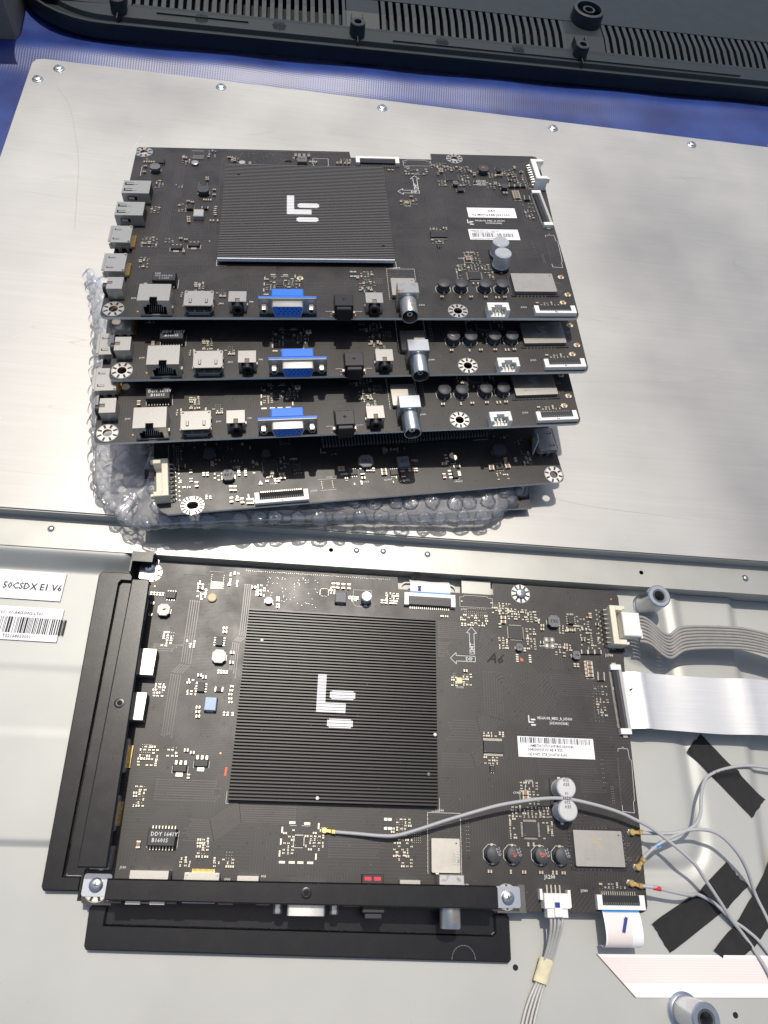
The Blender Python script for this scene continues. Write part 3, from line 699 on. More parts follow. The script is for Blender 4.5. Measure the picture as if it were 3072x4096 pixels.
def pads_mesh():
    b = MB(); P = lambda x0, y0, x1, y1, n, s=.04: pad_row(b, x0, y0, x1, y1, n, s)
    P(9.60, -.40, 9.58, -2.8, 14, .045); P(11.22, -.40, 11.21, -2.8, 14, .045)
    P(11.48, -.5, 11.5, -1.9, 9, .028); P(11.60, -.5, 11.62, -1.9, 9, .028)
    P(12.0, 10.3, 12.97, 10.3, 10, .032); P(11.64, 10.7, 11.66, 10.7, 2, .07); P(13.32, 10.7, 13.34, 10.7, 2, .07)
    P(19.66, 2.6, 19.56, .45, 30, .022); P(20.0, 3.15, 20.03, 3.15, 2, .06)
    for (x, y, nx, ny, sx, sy) in ((18.74, 2.5, 2, 6, .1, -.22), (19.12, 1.2, 2, 8, .09, -.11), (18.8, 6.3, 4, 4, .14, -.14), (18.72, 5.9, 3, 9, .2, -.18), (8.85, -1.2, 5, 5, .1, -.1), (-4.2, 5.35, 4, 4, .12, -.14), (-4.2, 8.0, 5, 3, .12, -.16), (-4.2, .5, 3, 6, .12, -.14), (-4.35, 2.4, 5, 6, .1, -.12), (-2.9, 2.3, 2, 3, .16, -.16), (-1.05, -1.8, 3, 5, .12, -.12), (13.5, 10.6, 9, 3, .1, -.1), (11.8, 10.12, 12, 4, .11, -.1), (-2.2, 11.35, 2, 5, .65, -.11), (8.1, -.6, 4, 6, .13, -.12), (4.1, -1.5, 4, 4, .12, -.12), (17.95, -3.4, 6, 3, .13, -.1), (19.5, -1.4, 3, 2, .1, -.1), (19.5, -2.05, 3, 2, .1, -.1), (.2, -2.2, 3, 4, .12, -.12), (11.05, 6.6, 2, 7, .1, -.1), (11.65, 6.6, 3, 6, .09, -.1)):
        for i in range(nx):
            for j in range(ny): b.lathe([(.026, .004), (.014, .03)], 'solder', 5, (x + i * sx, y + j * sy, 0))
    # bare copper eyelets
    for x, y in ((-5.1, 10.5), (-4.0, -3.95), (20.5, 11.4), (-.62, 2.13)): b.lathe([(.05, .004), (.04, .008)], 'copper_pad', 10, (x, y, 0))
    # edge row of vias
    for i in range(70): b.lathe([(.022, .004), (.012, .012)], 'tin', 5, (-.4 + i * .115, 11.72 + (.0 if i % 3 else .02), 0))
    rn = random.Random(5)
    for i in range(60): b.lathe([(.022, .004), (.012, .012)], 'tin', 5, (rn.uniform(.8, 3.6), rn.uniform(9.8, 11.5), 0))
    return b
TINY = [(-4.2, 5.3, .5, .6, 8), (-4.2, 8.0, .6, .8, 8), (-4.4, 2.3, .9, .9, 14), (-4.3, .5, .5, .9, 8), (-3.1, 2.2, .4, .4, 4), (.3, 10.9, .5, .6, 6), (-2.8, 10.9, .5, 1.0, 9), (-1.2, 11.5, .5, .8, 6), (-1.1, -1.7, .5, .8, 9), (-1.8, -2.5, .5, .4, 5), (13.4, 10.7, 1.0, .7, 12), (11.6, 9.9, 1.5, .7, 14), (7.4, 10.9, .7, .6, 10), (14.3, 10.4, 1.0, .6, 14), (15.4, 10.3, .7, .7, 8), (15.3, 9.3, .6, 1.2, 12), (18.1, 10.2, .8, .8, 12), (18.4, 9.4, 1.1, 1.0, 14), (16.9, 8.5, .8, .7, 10), (17.2, 9.6, .6, .5, 6), (13.7, 8.7, .6, .7, 8), (18.9, 6.3, .7, 1.6, 14), (14.4, 1.25, .8, .5, 10), (14.8, .7, .6, .5, 6), (13.85, .1, 1.8, .5, 22), (13.7, -.3, .35, 1.1, 8), (15.4, -.3, .4, 1.1, 8), (2.8, -1.2, .5, 1.0, 9), (3.8, -1.3, .8, .8, 10), (7.9, -.6, .8, .8, 9), (8.0, -1.5, .8, 1.2, 14), (-.3, -2.5, .8, .4, 6), (12.6, 3.6, 1.0, .25, 6), (12.6, 2.4, .7, .3, 6), (11.0, 6.4, .25, .5, 4), (11.6, 6.6, .4, .6, 6), (18.0, -3.2, 1.3, .25, 6), (4.3, 11.0, .3, .3, 3), (5.3, 10.5, .4, .2, 3), (-3.0, 7.6, .5, .4, 4), (-2.6, 5.6, .4, .8, 6), (19.7, 6.2, .2, .1, 1)]
def dusty():
    b = MB(); rn = random.Random(19)
    for _ in range(380):
        x, y = rn.uniform(-5.7, 20), rn.uniform(-4.2, 11.1); q = rn.uniform(.006, .018); z = .012 if not (0 < x < 10 and 0 < y < 9.4) else .423
        b.add([(x + q * math.cos(t), y + q * math.sin(t) * rn.uniform(.4, 1), z) for t in (0, 1.5, 3, 4.5)], [(0, 1, 2, 3)], 'dust')
    return b
def tracks():
    b = MB(); z = .0035
    def bundle(path, n, pitch, w_=.036):
        for k in range(n):
            o = (k - (n - 1) / 2) * pitch; P = []
            for i, (x, y) in enumerate(path):
                a = path[max(0, i - 1)]; c = path[min(len(path) - 1, i + 1)]; dx, dy = c[0] - a[0], c[1] - a[1]; l = math.hypot(dx, dy); P.append((x - dy / l * o, y + dx / l * o))
            rn = random.Random(n * 31 + k); e = rn.uniform(0, .5); (x0, y0), (x1, y1) = P[-2:]; l = math.hypot(x1 - x0, y1 - y0); P[-1] = (x1 - (x1 - x0) / l * e, y1 - (y1 - y0) / l * e)
            line_poly(b, P, w_, z, 'mask_over_copper')
            for q in (P[0], P[-1]): b.add([(x, y, z + .002) for x, y in circ(q[0], q[1], .045, 6)], [tuple(range(6))], 'mask_over_copper')
    bundle([(12.9, 8.3), (16.4, 4.9)], 13, .15); bundle([(10.3, 9.0), (12.6, 9.0), (13.3, 8.4)], 9, .11); bundle([(10.3, 7.9), (11.0, 7.9)], 8, .11)
    bundle([(3.2, -.45), (.6, -.45), (-.6, -1.3), (-1.9, -1.3)], 10, .10); bundle([(15.9, 6.3), (19.0, 6.3)], 10, .12); bundle([(15.4, 2.1), (18.6, 2.1)], 8, .11); bundle([(10.4, 2.2), (12.0, 2.2), (12.6, 2.8)], 6, .13)
    bundle([(-2.9, 9.8), (-2.9, 6.4), (-3.3, 5.9), (-3.3, 2.6)], 5, .12); bundle([(-.2, 10.9), (-.2, 8.0), (-.5, 7.7), (-.5, 5.8)], 4, .11); bundle([(4.9, -1.8), (7.5, -1.8)], 10, .11); bundle([(-3.4, .4), (-.4, .4)], 9, .11)
    bundle([(13.2, 6.8), (13.2, 4.4), (12.4, 3.7), (10.6, 3.7)], 8, .14); bundle([(16.9, 8.0), (16.9, 6.9)], 5, .13); bundle([(17.6, 1.2), (19.0, 1.2)], 6, .11); bundle([(9.7, -.9), (11.1, -.9)], 4, .12); bundle([(-4.6, 7.2), (-3.2, 7.2)], 4, .11)
    rn = random.Random(8)
    for _ in range(260):
        x, y = rn.uniform(10.5, 19.5), rn.uniform(3.6, 9.4)
        b.add([(px, py, z + .003) for px, py in circ(x, y, .032, 6)], [tuple(range(6))], rn.choice(('mask_over_copper', 'chip_black')))
    return b
def main_board(name, label, M, ids, inst=False, skylit=False, caps=True, drum_marks=True, covered=False):
    bd = thing(name, label, 'circuit board', group='tv main boards with the same layout')
    bd.matrix_world = M
    part('board', pcb, bd); part('dust_specks', dusty, bd, kind='stuff'); part('copper_tracks', tracks, bd, kind='stuff'); part('silkscreen', silkscreen, bd, kind='stuff'); part('solder_pads', pads_mesh, bd, kind='stuff')
    rn = random.Random(11)
    for (u, v, W, H, n) in TINY:
        cells = [(i, j) for i in range(max(1, int(W / .2) + 1)) for j in range(max(1, int(H / .14) + 1))]; rn.shuffle(cells)
        for (i, j) in cells[:int(n * 1.7)]:
            put(bd, rn.choice('ssqqc'), u + i * .2 + rn.uniform(-.02, .02), v - j * .14, rn.choice((0, 0, R(90))))
    # ---- left third
    chip(bd, -4.16, 10.02, .50, .38, .16, 4, .127, 't')
    for i in range(5): put(bd, 'c', -5.2 + i * .15, 10.06, R(90))
    for y in (9.52, 8.88): put(bd, 'b', -5.06, y, 0)
    power_inductor(bd, -4.38, 9.12, .62, .62, .34, 'ferrite_grey' if not inst else 'ferrite_pale')
    if ids['mk']: part('ink_mark', (lambda: scribble(3, 'ink_red', .1)), bd, (-4.35, 9.15, .346), key=('ik', 1))
    else: part('ink_mark', (lambda: scribble(4, 'ink_black', .07)), bd, (-4.35, 9.15, .346), key=('ik', 2))
    put(bd, 'C', -2.70, 10.53); chip(bd, -1.85, 10.75, .01, .01, .01, 4, .11, 'lr', pl=.33)
    part('crystal', (lambda: (lambda b: (b.lathe([(.24, .02), (.24, .12), (.2, .14)], 'tantal' if inst else 'shield_metal', 18), b)[1])(MB())), bd, (-2.02, 10.02, 0), key=('xt', inst))
    for u, v, k in ((.10, 10.75, 'b'), (.46, 10.58, 'b'), (.47, 10.37, 'b'), (1.46, 10.25, 'c'), (1.47, 10.10, 'c'), (1.49, 9.86, 'c'), (1.50, 9.71, 'c')): put(bd, k, u, v)
    power_inductor(bd, .98, 10.02, .38, .38, .2, 'ferrite_pale')
    chip(bd, -1.35, 7.66, .38, .48, .16, 4, .127)
    for u, v, k in ((-1.14, 8.38, 'b'), (-1.12, 8.18, 'b'), (-.62, 7.1, 'b'), (-.60, 6.58, 'b')): put(bd, k, u, v)
    for i in range(4): put(bd, 'c', -1.2 + i * .14, 6.08, R(90))
    power_inductor(bd, -1.25, 6.82, .68, .68, .32, 'ferrite_pale' if inst else 'ferrite_dark')
    chip(bd, -1.96, 5.24, .38, .45, .16, 4, .127); put(bd, 'D', -1.06, 5.18)
    for u, v, k in ((-2.11, 5.85, 'b'), (-1.86, 5.76, 'b'), (-.44, 5.37, 'c'), (-.45, 5.17, 'c'), (-.47, 4.97, 'c'), (-.45, 4.76, 'c'), (-.42, 4.58, 'c'), (-1.97, 4.25, 'b'), (-1.95, 4.04, 'b'), (-1.92, 3.82, 'b')): put(bd, k, u, v)
    for u in (-.67, -.49, -.25): put(bd, 'c', u, 4.0, R(90))
    block_inductor(bd, -1.37, 4.42, .6, .68, .30, 'ferrite_blue' if inst else 'ferrite_pale')
    sot223(bd, -2.43, 1.36); sot223(bd, -1.46, 1.63); put(bd, 'b', -1.98, 1.02, R(90)); put(bd, 'b', -1.95, 2.1); put(bd, 'b', -2.25, 2.2)
    transformer(bd, (-2.75, -1.66, 0), *ids['tr']); put(bd, 'C', -3.79, -1.96, R(90))
    # ---- top
    electrolytic(bd, 6.22, 10.40, .30, .62) if caps == 'small' else None
    block_inductor(bd, 4.85, 10.42, .62, .62, .30, 'ferrite_grey', 'R60' if not inst else None); chip(bd, 3.94, 10.72, .42, .38, .1, 6, .06, 'lrt', pl=.03, pw=.02)
    for u in (4.42, 4.66, 4.97, 5.28): put(bd, 'C', u, 11.13, R(90))
    for u in (5.36, 5.50, 5.64, 5.78): put(bd, 'c', u, 10.5, R(90))
    for u, k in ((7.14, 'b'), (7.35, 'b'), (7.64, 'b'), (7.90, 'b')): put(bd, k, u, 10.38, R(90))
    chip(bd, 7.57, 10.74, .2, .22, .08, 4, .05, 'lr', pl=.05, pw=.02)
    ffc_socket(bd, (9.8, 10.60, 0), 2.88, .72, 20, R(180), h=.26)
    for u in (10.5, 10.75): put(bd, 'c', u, 9.75)
    chip(bd, 11.37, 6.24, .24, .24, .06, 6, .04, 'lrt', pl=.05, pw=.015, m='gold'); put(bd, 'b', 11.71, 6.77)
    # ---- upper right
    chip(bd, 14.63, 9.05, .82, .78, .1, 14, .05, 'lrt', pl=.05, pw=.02)
    for u, v, k, rz in ((13.96, 9.86, 'C', 0), (13.95, 9.62, 'C', 0), (13.75, 9.4, 't', R(90)), (16.19, 9.54, 'b', 0), (16.17, 9.33, 'b', 0), (17.99, 9.37, 'b', 0), (17.75, 9.37, 'b', 0), (15.07, 8.10, 'b', R(90)), (17.44, 8.50, 'b', 0), (17.43, 8.33, 'b', 0), (19.05, 10.28, 'C', R(90)),
                        (18.63, 9.47, 't', 0), (18.97, 9.35, 't', R(90)), (19.42, 9.80, 't', 0), (18.49, 8.84, 't', 0), (18.80, 8.79, 't', R(90)), (15.86, 9.87, 't', R(90)), (16.10, 8.57, 't', 0), (15.82, 10.22, 't', R(90)), (17.3, 7.95, 't', R(90)), (17.84, 7.38, 'b', R(90)), (18.02, 7.38, 'b', R(90)),
                        (18.48, 8.15, 'D', 0), (18.87, 8.17, 'D', 0), (19.25, 8.19, 'D', 0), (19.27, 6.95, 'D', 0), (19.25, 6.72, 'D', 0)): put(bd, k, u, v, rz)
    power_inductor(bd, 16.82, 9.76, .66, .66, .33, 'ferrite_grey' if inst else 'ferrite_dark', '3R3' if inst else None, R(180) if inst else 0)
    if not inst: part('ink_mark', (lambda: scribble(8, 'ink_orange', .1, 9)), bd, (16.82, 9.85, .336), key=('ik', 3))
    chip(bd, 17.91, 9.96, .36, .48, .16, 4, .127)
    power_inductor(bd, 14.74, 8.19, .36, .40, .24, 'ferrite_grey', '2R2', R(180)); power_inductor(bd, 17.95, 7.91, .42, .46, .26, 'ferrite_grey' if inst else 'ferrite_dark', '4R7' if inst else None, R(180))
    if inst:
        b = MB(); [b.box(14.62 + s * .36 - .07, 7.32 + i * .12, 0, 14.62 + s * .36 + .07, 7.38 + i * .12, .035, 'solder') for s in (-1, 1) for i in range(4)]; part('solder_pads', b, bd, (.38, .1, 0), kind='stuff')
        part('ink_mark', (lambda: (lambda b: (b.add([(0, 0, 0), (.17, .0, 0), (.17, .08, 0), (.08, .17, 0), (0, .17, 0)], [(0, 1, 2, 3, 4)], 'ink_orange'), b)[1])(MB())), bd, (14.82, 7.48, .005))
    else: chip(bd, 15.0, 7.62, .40, .38, .16, 4, .1)
    for v in (7.52, 7.30, 7.08, 6.86): put(bd, 'C', 18.68, v, 0); put(bd, 'b', 18.44, v, R(90))
    part('resistor_pads', (lambda: (lambda b: ([line_poly(b, rrect(x - .12, y - .13, x + .12, y + .13, .02, 1), .016, .006, 'silk', True) or b.box(x - .07, y - .08, .004, x + .07, y + .08, .02, 'solder') for x in (16.39, 16.71) for y in (8.76, 8.42)], b)[1])(MB())), bd)
    if not covered: jst_big(bd, (20.28, 9.6 if inst else 9.0, 0), R(0), 'cream_plastic' if inst else 'white_plastic')
    lvds(bd, (20.18 if inst else 20.02, 5.65, 0), R(2))
    # ---- middle right
    chip(bd, 13.03, 2.91, 1.02, .60, .14, 18, .055, 't', pl=.13, pw=.026); chip(bd, 12.93, 1.85, .24, .3, .1, 2, .12, 't', pl=.05)
    put(bd, 'C', 14.55, .76); put(bd, 'C', 14.55, .54)
    chip(bd, 14.70, -.90, .74, .68, .12, 12, .055, 'lrt', pl=.1, pw=.024, label=None)
    if caps is True:
        if inst:
            electrolytic(bd, 16.37, .98, .49, 1.04, '35V\n220\nVZH\n16', label='capacitor nearer the white label'); electrolytic(bd, 16.35, -.04, .49, 1.04, '35V\n220\nVZH\n16', label='capacitor nearer the square metal module')
        else:
            electrolytic(bd, 16.40, 1.02, .49, 1.04); electrolytic(bd, 16.36, -.02, .49, 1.04)
    elif caps: electrolytic(bd, 16.37, .98, .49, 1.0); electrolytic(bd, 16.35, -.06, .49, 1.0)
    for i, u in enumerate((12.72, 13.72, 15.10, 16.10)):
        o = part('round_inductor', drum, bd, (u, -2.02, 0), 0, smooth=40); part('silkscreen', ring_silk, o)
        if drum_marks: text('marking', '220', .26, 'ink_black' if not inst else 'silk_dim', o, (.08, .26, .504), R(-72), 'LEFT')
        if inst and i in (1, 2): part('ink_mark', (lambda i=i: scribble(20 + i, 'ink_orange', .15, 7)), o, (0, 0, .508), key=('dm', i))
        if not inst and ids['mk'] == 2 and i in (0, 2): part('ink_mark', (lambda i=i: scribble(30 + i, 'ink_green' if i else 'tantal', .15, 3)), o, (0, 0, .508), key=('dm2', i))
    for u, k in ((12.56, 'b'), (13.59, 'c'), (14.23, 'b'), (15.07, 'b'), (15.67, 'c'), (15.85, 'c'), (16.18, 'b'), (14.54, 'c'), (14.81, 'c')): put(bd, k, u, -2.76 if k == 'b' or u > 15 or u < 14 else -1.56, R(90) if k == 'c' else 0)
    # ---- wireless module
    def wm():
        b = MB(); b.box(16.62, -2.62, 0, 19.42, -.74, .05, 'plastic_black'); pad_row(b, 16.66, -.95, 16.63, -2.42, 10, .05); pad_row(b, 17.05, -.76, 18.58, -.76, 9, .045); pad_row(b, 16.98, -2.60, 18.60, -2.60, 9, .05); pad_row(b, 19.42, -1.1, 19.42, -2.3, 8, .04); return b
    mo = part('wireless_module', wm, bd); sh = shield(mo, 16.80, -2.46, 19.27, -.87, '', 0)
    def wl(): b = MB(); brand_mark(b, 17.78 - 16.80, 1.0, .24, .255, 'silk_dim' if not inst else 'mlcc_tan'); return b
    part('etched_mark', wl, sh, key=('wl', inst)); text('marking', '10131423I801\n0.4.1.0 03.C.B\nVM-8.0.0.0.5.7', .18, 'silk_dim', sh, (.45, .62, .254))
    # ---- tuner module, near the antenna socket
    tu = shield(bd, 9.73, -2.86, 11.10, -1.40, '', 0, .27)
    text('marking', '13220\n1MA11', .22, 'silk_dim', tu, (1.15, .3, .274), R(90))
    # ---- wifi chip cluster in front of the heatsink
    chip(bd, 3.46, -1.67, .42, .46, .1, 8, .05, 'lrt', pl=.06, pw=.02)
    def ringpads():
        b = MB()
        for (x, y, a) in ((2.65, -1.2, 1), (2.63, -1.7, 1), (2.61, -2.2, 1), (4.35, -1.0, 1), (4.3, -2.3, 1)): b.box(x - .035, y - .13, .002, x + .035, y + .13, .03, 'solder')
        for (x, y) in ((2.75, -2.56), (3.2, -2.56), (3.6, -2.56), (4.05, -2.56), (3.1, -.88), (3.8, -.9)): b.box(x - .14, y - .05, .002, x + .14, y + .05, .03, 'solder')
        return b
    part('shield_pads', ringpads, bd, kind='stuff')
    part('filter', (lambda: (lambda b: (b.box(-.2, -.24, 0, .2, .24, .03, 'plastic_black'), [b.box(x - .08, y - .06, .02, x + .08, y + .06, .07, 'tin') for x in (-.1, .1) for y in (-.2, .2)], b)[2])(MB())), bd, (7.65, -.82, 0))
    ufl(bd, (4.62, -1.18, 0), not inst)
    for i, (u, v) in enumerate(((19.88, -.90), (19.95, -2.45), (19.52, -3.13))): ufl(bd, (u, v, 0), not inst)
    put(bd, 'b', 8.1, -2.1, R(90)); put(bd, 'b', 8.45, -2.1, R(90))
    # ---- sockets on the near edge
    rj45(bd, (-2.96, -3.65, 0)); hdmi(bd, (-.74, -3.58, 0)); jack(bd, (1.30, -3.56, 0)); vga(bd, (3.97, -4.10, 0))
    optical(bd, (6.96, -4.0, 0), inst); jack(bd, (8.64, -3.60, 0)); pal(bd, (10.48, -3.42, 0), 'rusty_zinc' if ids['rust'] else 'zinc')
    if not inst:
        o = jst4(bd, (15.5, -4.10, 0)); o.scale = (.98, .52, .95)
    ffc_socket(bd, (18.84, -3.96, 0), 2.36, .62, 16, 0, h=.27, mark=ids.get('ffm'))
    # ---- sockets on the left edge
    if not covered: usb(bd, (-5.10, 6.25, 0), R(-90)); usb(bd, (-5.22, 4.07, 0), R(-90))
    hdmi(bd, (-5.42, 1.80, 0), R(-90)); hdmi(bd, (-5.42, -.70, 0), R(-90)); jack(bd, (-5.20, -2.52, 0), R(-90))
    # ---- mounting rings, written words
    for i, (x, y) in enumerate(HOLES): part('mounting_ring', mount_ring(0, 8 if i < 2 else 10), bd, (x, y, 0), key=('mr', i < 2))
    text('silkscreen_text', 'SMT', .30, 'silk', bd, (12.25, 7.80, .006), R(90)); text('silkscreen_text', 'DIP', .27, 'silk', bd, (11.76, 7.35, .006))
    text('silkscreen_text', 'MS6A938_MBD_B_H5000', .205, 'silk', bd, (15.52, 4.42, .006), xs=.86); text('silkscreen_text', '203300003082', .205, 'silk', bd, (16.15, 4.18, .006), xs=.86)
    for s, u, v, rz in (('J1700', 19.72, 8.0, 0), ('J1303', 11.6, 10.2, 0), ('U1604', 10.0, -.2, 0), ('J900', .22, -3.35, 0), ('J1600', 11.2, -3.4, 0), ('J1300', 17.0, -3.55, 0), ('U1195', 11.2, 5.85, 0), ('008', 1.85, -3.2, 0), ('J100', -4.45, -2.95, 0), ('C1930', 13.95, .72, 0), ('Q1403', 17.7, 10.28, 0), ('U1304', 12.1, 9.4, 0), ('Q1205', 14.6, 1.3, 0), ('Q1404', 15.95, 8.35, 0)):
        text('silkscreen_text', s, .15 if s != 'J1700' else .2, 'silk', bd, (u, v, .006), rz)
    heatsink(bd, (0, 0, 0), skylit=skylit)
    return bd
def pose(loc, rows):
    m = Matrix.Identity(4)
    for i in range(3):
        for j in range(3): m[i][j] = rows[i][j]
        m[i][3] = loc[i]
    return m
def barcode(w_, h, seed, m='ink_black', dens=70):
    rn = random.Random(seed); b = MB(); x = 0
    while x < w_:
        k = rn.choice((.5, .5, 1, 1.6)) * w_ / dens; b.add([(x, 0, 0), (x + k, 0, 0), (x + k, h, 0), (x, h, 0)], [(0, 1, 2, 3)], m); x += k + rn.choice((.6, 1, 1.6)) * w_ / dens
    return b
def sticker(parent, x0, y0, x1, y1, z, rz=0.0, lab=None):
    b = MB(); W, H = x1 - x0, y1 - y0; b.box(0, 0, 0, W, H, .012, 'paper'); return part('sticker', b, parent, (x0, y0, z), rz, lab)

# ------------------------------------------------------------------ SETTING: bench cover
b = MB()
def bench(s, t):
    x = -60 + 140 * s; y = -20 + 140 * t; d = y - (59.0 + .075 * x); z = -1.75 + .7 * math.exp(-(d / 1.7) ** 2) + .05 * math.sin(x * .5 + y * .3)
    return (x, y, z)
b.grid(bench, 100, 500, 'blue_tarpaulin')
g = part('table', b, smooth=180); g['kind'] = 'structure'

b = MB(); b.add([(-3000, -3000, -78), (3000, -3000, -78), (3000, 3000, -78), (-3000, 3000, -78)], [(0, 1, 2, 3)], 'bounce_ground'); g = part('added_ground', b); g['kind'] = 'structure'  # unseen pale ground, added to bounce light onto the shaded board edges

# ------------------------------------------------------------------ television chassis
ch = thing('television_chassis', 'grey steel back of a television with raised plate, long rail and recessed lower panel', 'television chassis')
def sstep(a, b_, x): t = max(0, min(1, (x - a) / (b_ - a))); return t * t * (3 - 2 * t)
def rr_sdf(x, y, x0, y0, x1, y1, r):
    cx, cy = (x0 + x1) / 2, (y0 + y1) / 2; qx, qy = abs(x - cx) - (x1 - x0) / 2 + r, abs(y - cy) - (y1 - y0) / 2 + r
    return math.hypot(max(qx, 0), max(qy, 0)) + min(max(qx, qy), 0) - r
def pan_h(x, y):
    z = -1.0
    if x < -6.0:
        k = 1 - sstep(-7.0, -6.2, x); z += k * (1 - sstep(11.35, 12.2, 12.34 + 11.35 - y if False else 12.2 + 11.35 - y)) * .93
    d = rr_sdf(x, y, 6, -2.55, 24.15, 30, 1.6); z -= .15 * math.exp(-(d / .36) ** 2)
    d = rr_sdf(x, y, 20.8, 8.0, 25.0, 30, 1.6); z += .16 * (1 - sstep(-.25, .25, d)) * (1 if x > 14 else 0)
    xr = 28.05 + .09 * (y - 5); z -= .35 * sstep(-.3, .3, x - xr) * (1 if y > -2 else sstep(-4, -2, y))
    z -= .12 * (1 - sstep(-.09, .09, y + 2.0)) * (1 - sstep(-5, 12, x))
    d = rr_sdf(x, y, -25, 2.95, -6.2, 6.1, 1.2); z -= .035 * (1 - sstep(-.25, .25, d))
    return z
b = MB(); X0, X1, Y0, Y1 = -24, 38, -16, 12.34
b.grid(lambda s, t: (X0 + (X1 - X0) * s, Y0 + (Y1 - Y0) * t, pan_h(X0 + (X1 - X0) * s, Y0 + (Y1 - Y0) * t)), 400, 230, 'chassis_metal')
part('lower_panel', b, ch, smooth=60)
# rail
b = MB(); RH = [(4.18, 13.30, .13), (22.61, 13.20, .13)]
b.ext([(-40, 12.34), (60, 12.28), (60, 14.1), (-40, 14.1)], -.08, 0, 'rail_metal', holes=[circ(x, y, r, 16)[::-1] for x, y, r in RH], hm='steel_dark')
b.box(-40, 12.36, -1.6, 60, 12.44, -.08, 'chassis_metal'); b.box(-40, 12.6, -1.0, 60, 14.0, -.95, 'zinc')
part('rail', b, ch)
def dome():
    b = MB(); b.lathe([(.17, 0), (.16, .05), (.11, .09), (.05, .10)], 'zinc', 16); return b
def ringd():
    b = MB(); b.ext(circ(0, 0, .21, 20), -.002, .006, 'steel_dark', holes=[circ(0, 0, .165, 20)[::-1]]); return b
for x, y in ((-11.09, 13.43), (5.63, 13.37), (7.16, 13.43), (9.73, 13.43), (29.21, 13.29)):
    o = part('rivet', dome, ch, (x, y, 0), smooth=60); part('recess_ring', ringd, o)
# raised plate
b = MB(); b.box(-40, 14.1, -.08, 60, 14.22, .70, 'chassis_metal')
b.ext([(-20.0, 14.18), (60, 14.12), (60, 54.6), (39.4, 53.97), (-20.2, 52.72), (-20.75, 52.55), (-20.95, 52.0), (-19.9, 25), (-19.9, 14.18)][1:8] + [(-19.6, 14.18)], .70, .80, 'brushed_plate')
part('raised_plate', b, ch)
def scr(seed, n, box, L_, m, w_):
    rn = random.Random(seed); b = MB()
    for _ in range(n):
        x, y = rn.uniform(box[0], box[2]), rn.uniform(box[1], box[3]); a = rn.gauss(0, .35); l = rn.uniform(.2, 1) * L_; k = rn.uniform(-.08, .08); P = [(x, y)]
        for i in range(5): P.append((P[-1][0] + l / 5 * math.cos(a), P[-1][1] + l / 5 * math.sin(a))); a += k
        line_poly(b, P, w_ * rn.uniform(.5, 1.2), .8035, m)
    return b
part('fine_scratches', scr(1, 34, (-19, 15, 34, 50), 4, 'scratch_bright', .014), ch, kind='stuff'); part('dark_scratches', scr(2, 14, (-17, 15, 32, 50), 5, 'scratch_dark', .012), ch, kind='stuff')
b = MB(); line_poly(b, [p[:2] for p in spline([(-18.5, 49.5, 0), (-17.2, 47.5, 0), (-16.2, 44.6, 0), (-15.3, 41.5, 0), (-14.7, 38.0, 0), (-14.2, 35, 0)], 5)], .022, .8036, 'scratch_dark'); line_poly(b, [p[:2] for p in spline([(15.8, 17.8, 0), (18, 17.2, 0), (20.5, 16.9, 0), (26, 16.6, 0)], 5)], .014, .8036, 'scratch_dark'); line_poly(b, [(-12.2, 42.5), (-11.6, 45.2)], .05, .8037, 'scratch_bright'); line_poly(b, [(.5, 44), (1.6, 46)], .04, .8037, 'scratch_bright'); line_poly(b, [(-9, 43.8), (-7.5, 43.9)], .05, .8037, 'scratch_bright')
part('long_scratches', b, ch, kind='stuff')
b = MB(); rn = random.Random(14)
for _ in range(420):
    x, y = rn.uniform(-16, 30), rn.uniform(-11, 12); q = rn.uniform(.008, .022); z = pan_h(x, y) + .012
    b.add([(x + q * math.cos(t), y + q * math.sin(t) * rn.uniform(.4, 1), z) for t in (0, 1.5, 3, 4.5)], [(0, 1, 2, 3)], rn.choice(('scratch_dark', 'scratch_dark', 'dust')))
part('dust_specks', b, ch, kind='stuff')
def pscrew():
    b = MB(); b.lathe([(.42, 0), (.40, .03), (.30, .06), (.27, .16), (.20, .19)], 'zinc', 20); b.lathe([(.10, .191), (.09, .194)], 'steel_dark', 8); return b
for x, y in ((-20.1, 50.3), (-18.90, 51.9), (-6.64, 52.3), (6.23, 52.4), (20.61, 52.75), (32.90, 53.07)): part('screw', pscrew, ch, (x, y - .15, .8), smooth=40)
def post(): 
    b = MB(); b.lathe([(.80, 0), (.80, .12), (.70, .2), (.66, .22), (.66, 1.95), (.60, 2.0), (.30, 2.0), (.27, 1.9), (.27, 1.0)], 'zinc', 32, caps=False); b.lathe([(.28, 1.0), (.27, 1.01)], 'dark_hole', 16); return b
def thread():
    b = MB(); b.lathe([(.30, 2.004), (.40, 2.012), (.41, 2.004)], 'steel_dark', 24, caps=False); return b
for x, y in ((22.95, 11.40), (21.80, -8.40)):
    o = part('standoff', post, ch, (x, y, -1.0), smooth=35); part('rim', thread, o)
for x, y in ((13.87, -6.72), (24.34, -8.55)):
    b = MB(); b.ext(circ(0, 0, .13, 16), -.1, .008, 'dark_hole'); part('punched_hole', b, ch, (x, y, max(pan_h(x, y), -1.1)))
s1 = sticker(ch, -17.2, 9.72, -10.05, 11.32, -.925, R(-.6), 'white sticker with large letters')
text('printed_text', '50CSDX E1 V6', .52, 'ink_black', s1, (4.05, .55, .016), xs=.93, bold=.018)
s2 = sticker(ch, -17.2, 7.5, -9.75, 9.30, -.925, R(-.6), 'white sticker with a barcode')
part('barcode', barcode(3.6, .85, 5, dens=60), s2, (4.1, .38, .016)); text('printed_text', '161   01-A4S50W2-LT01', .22, 'ink_black', s2, (4.2, 1.38, .016)); text('printed_text', 'T021680S0S01', .24, 'ink_black', s2, (4.7, .12, .016))

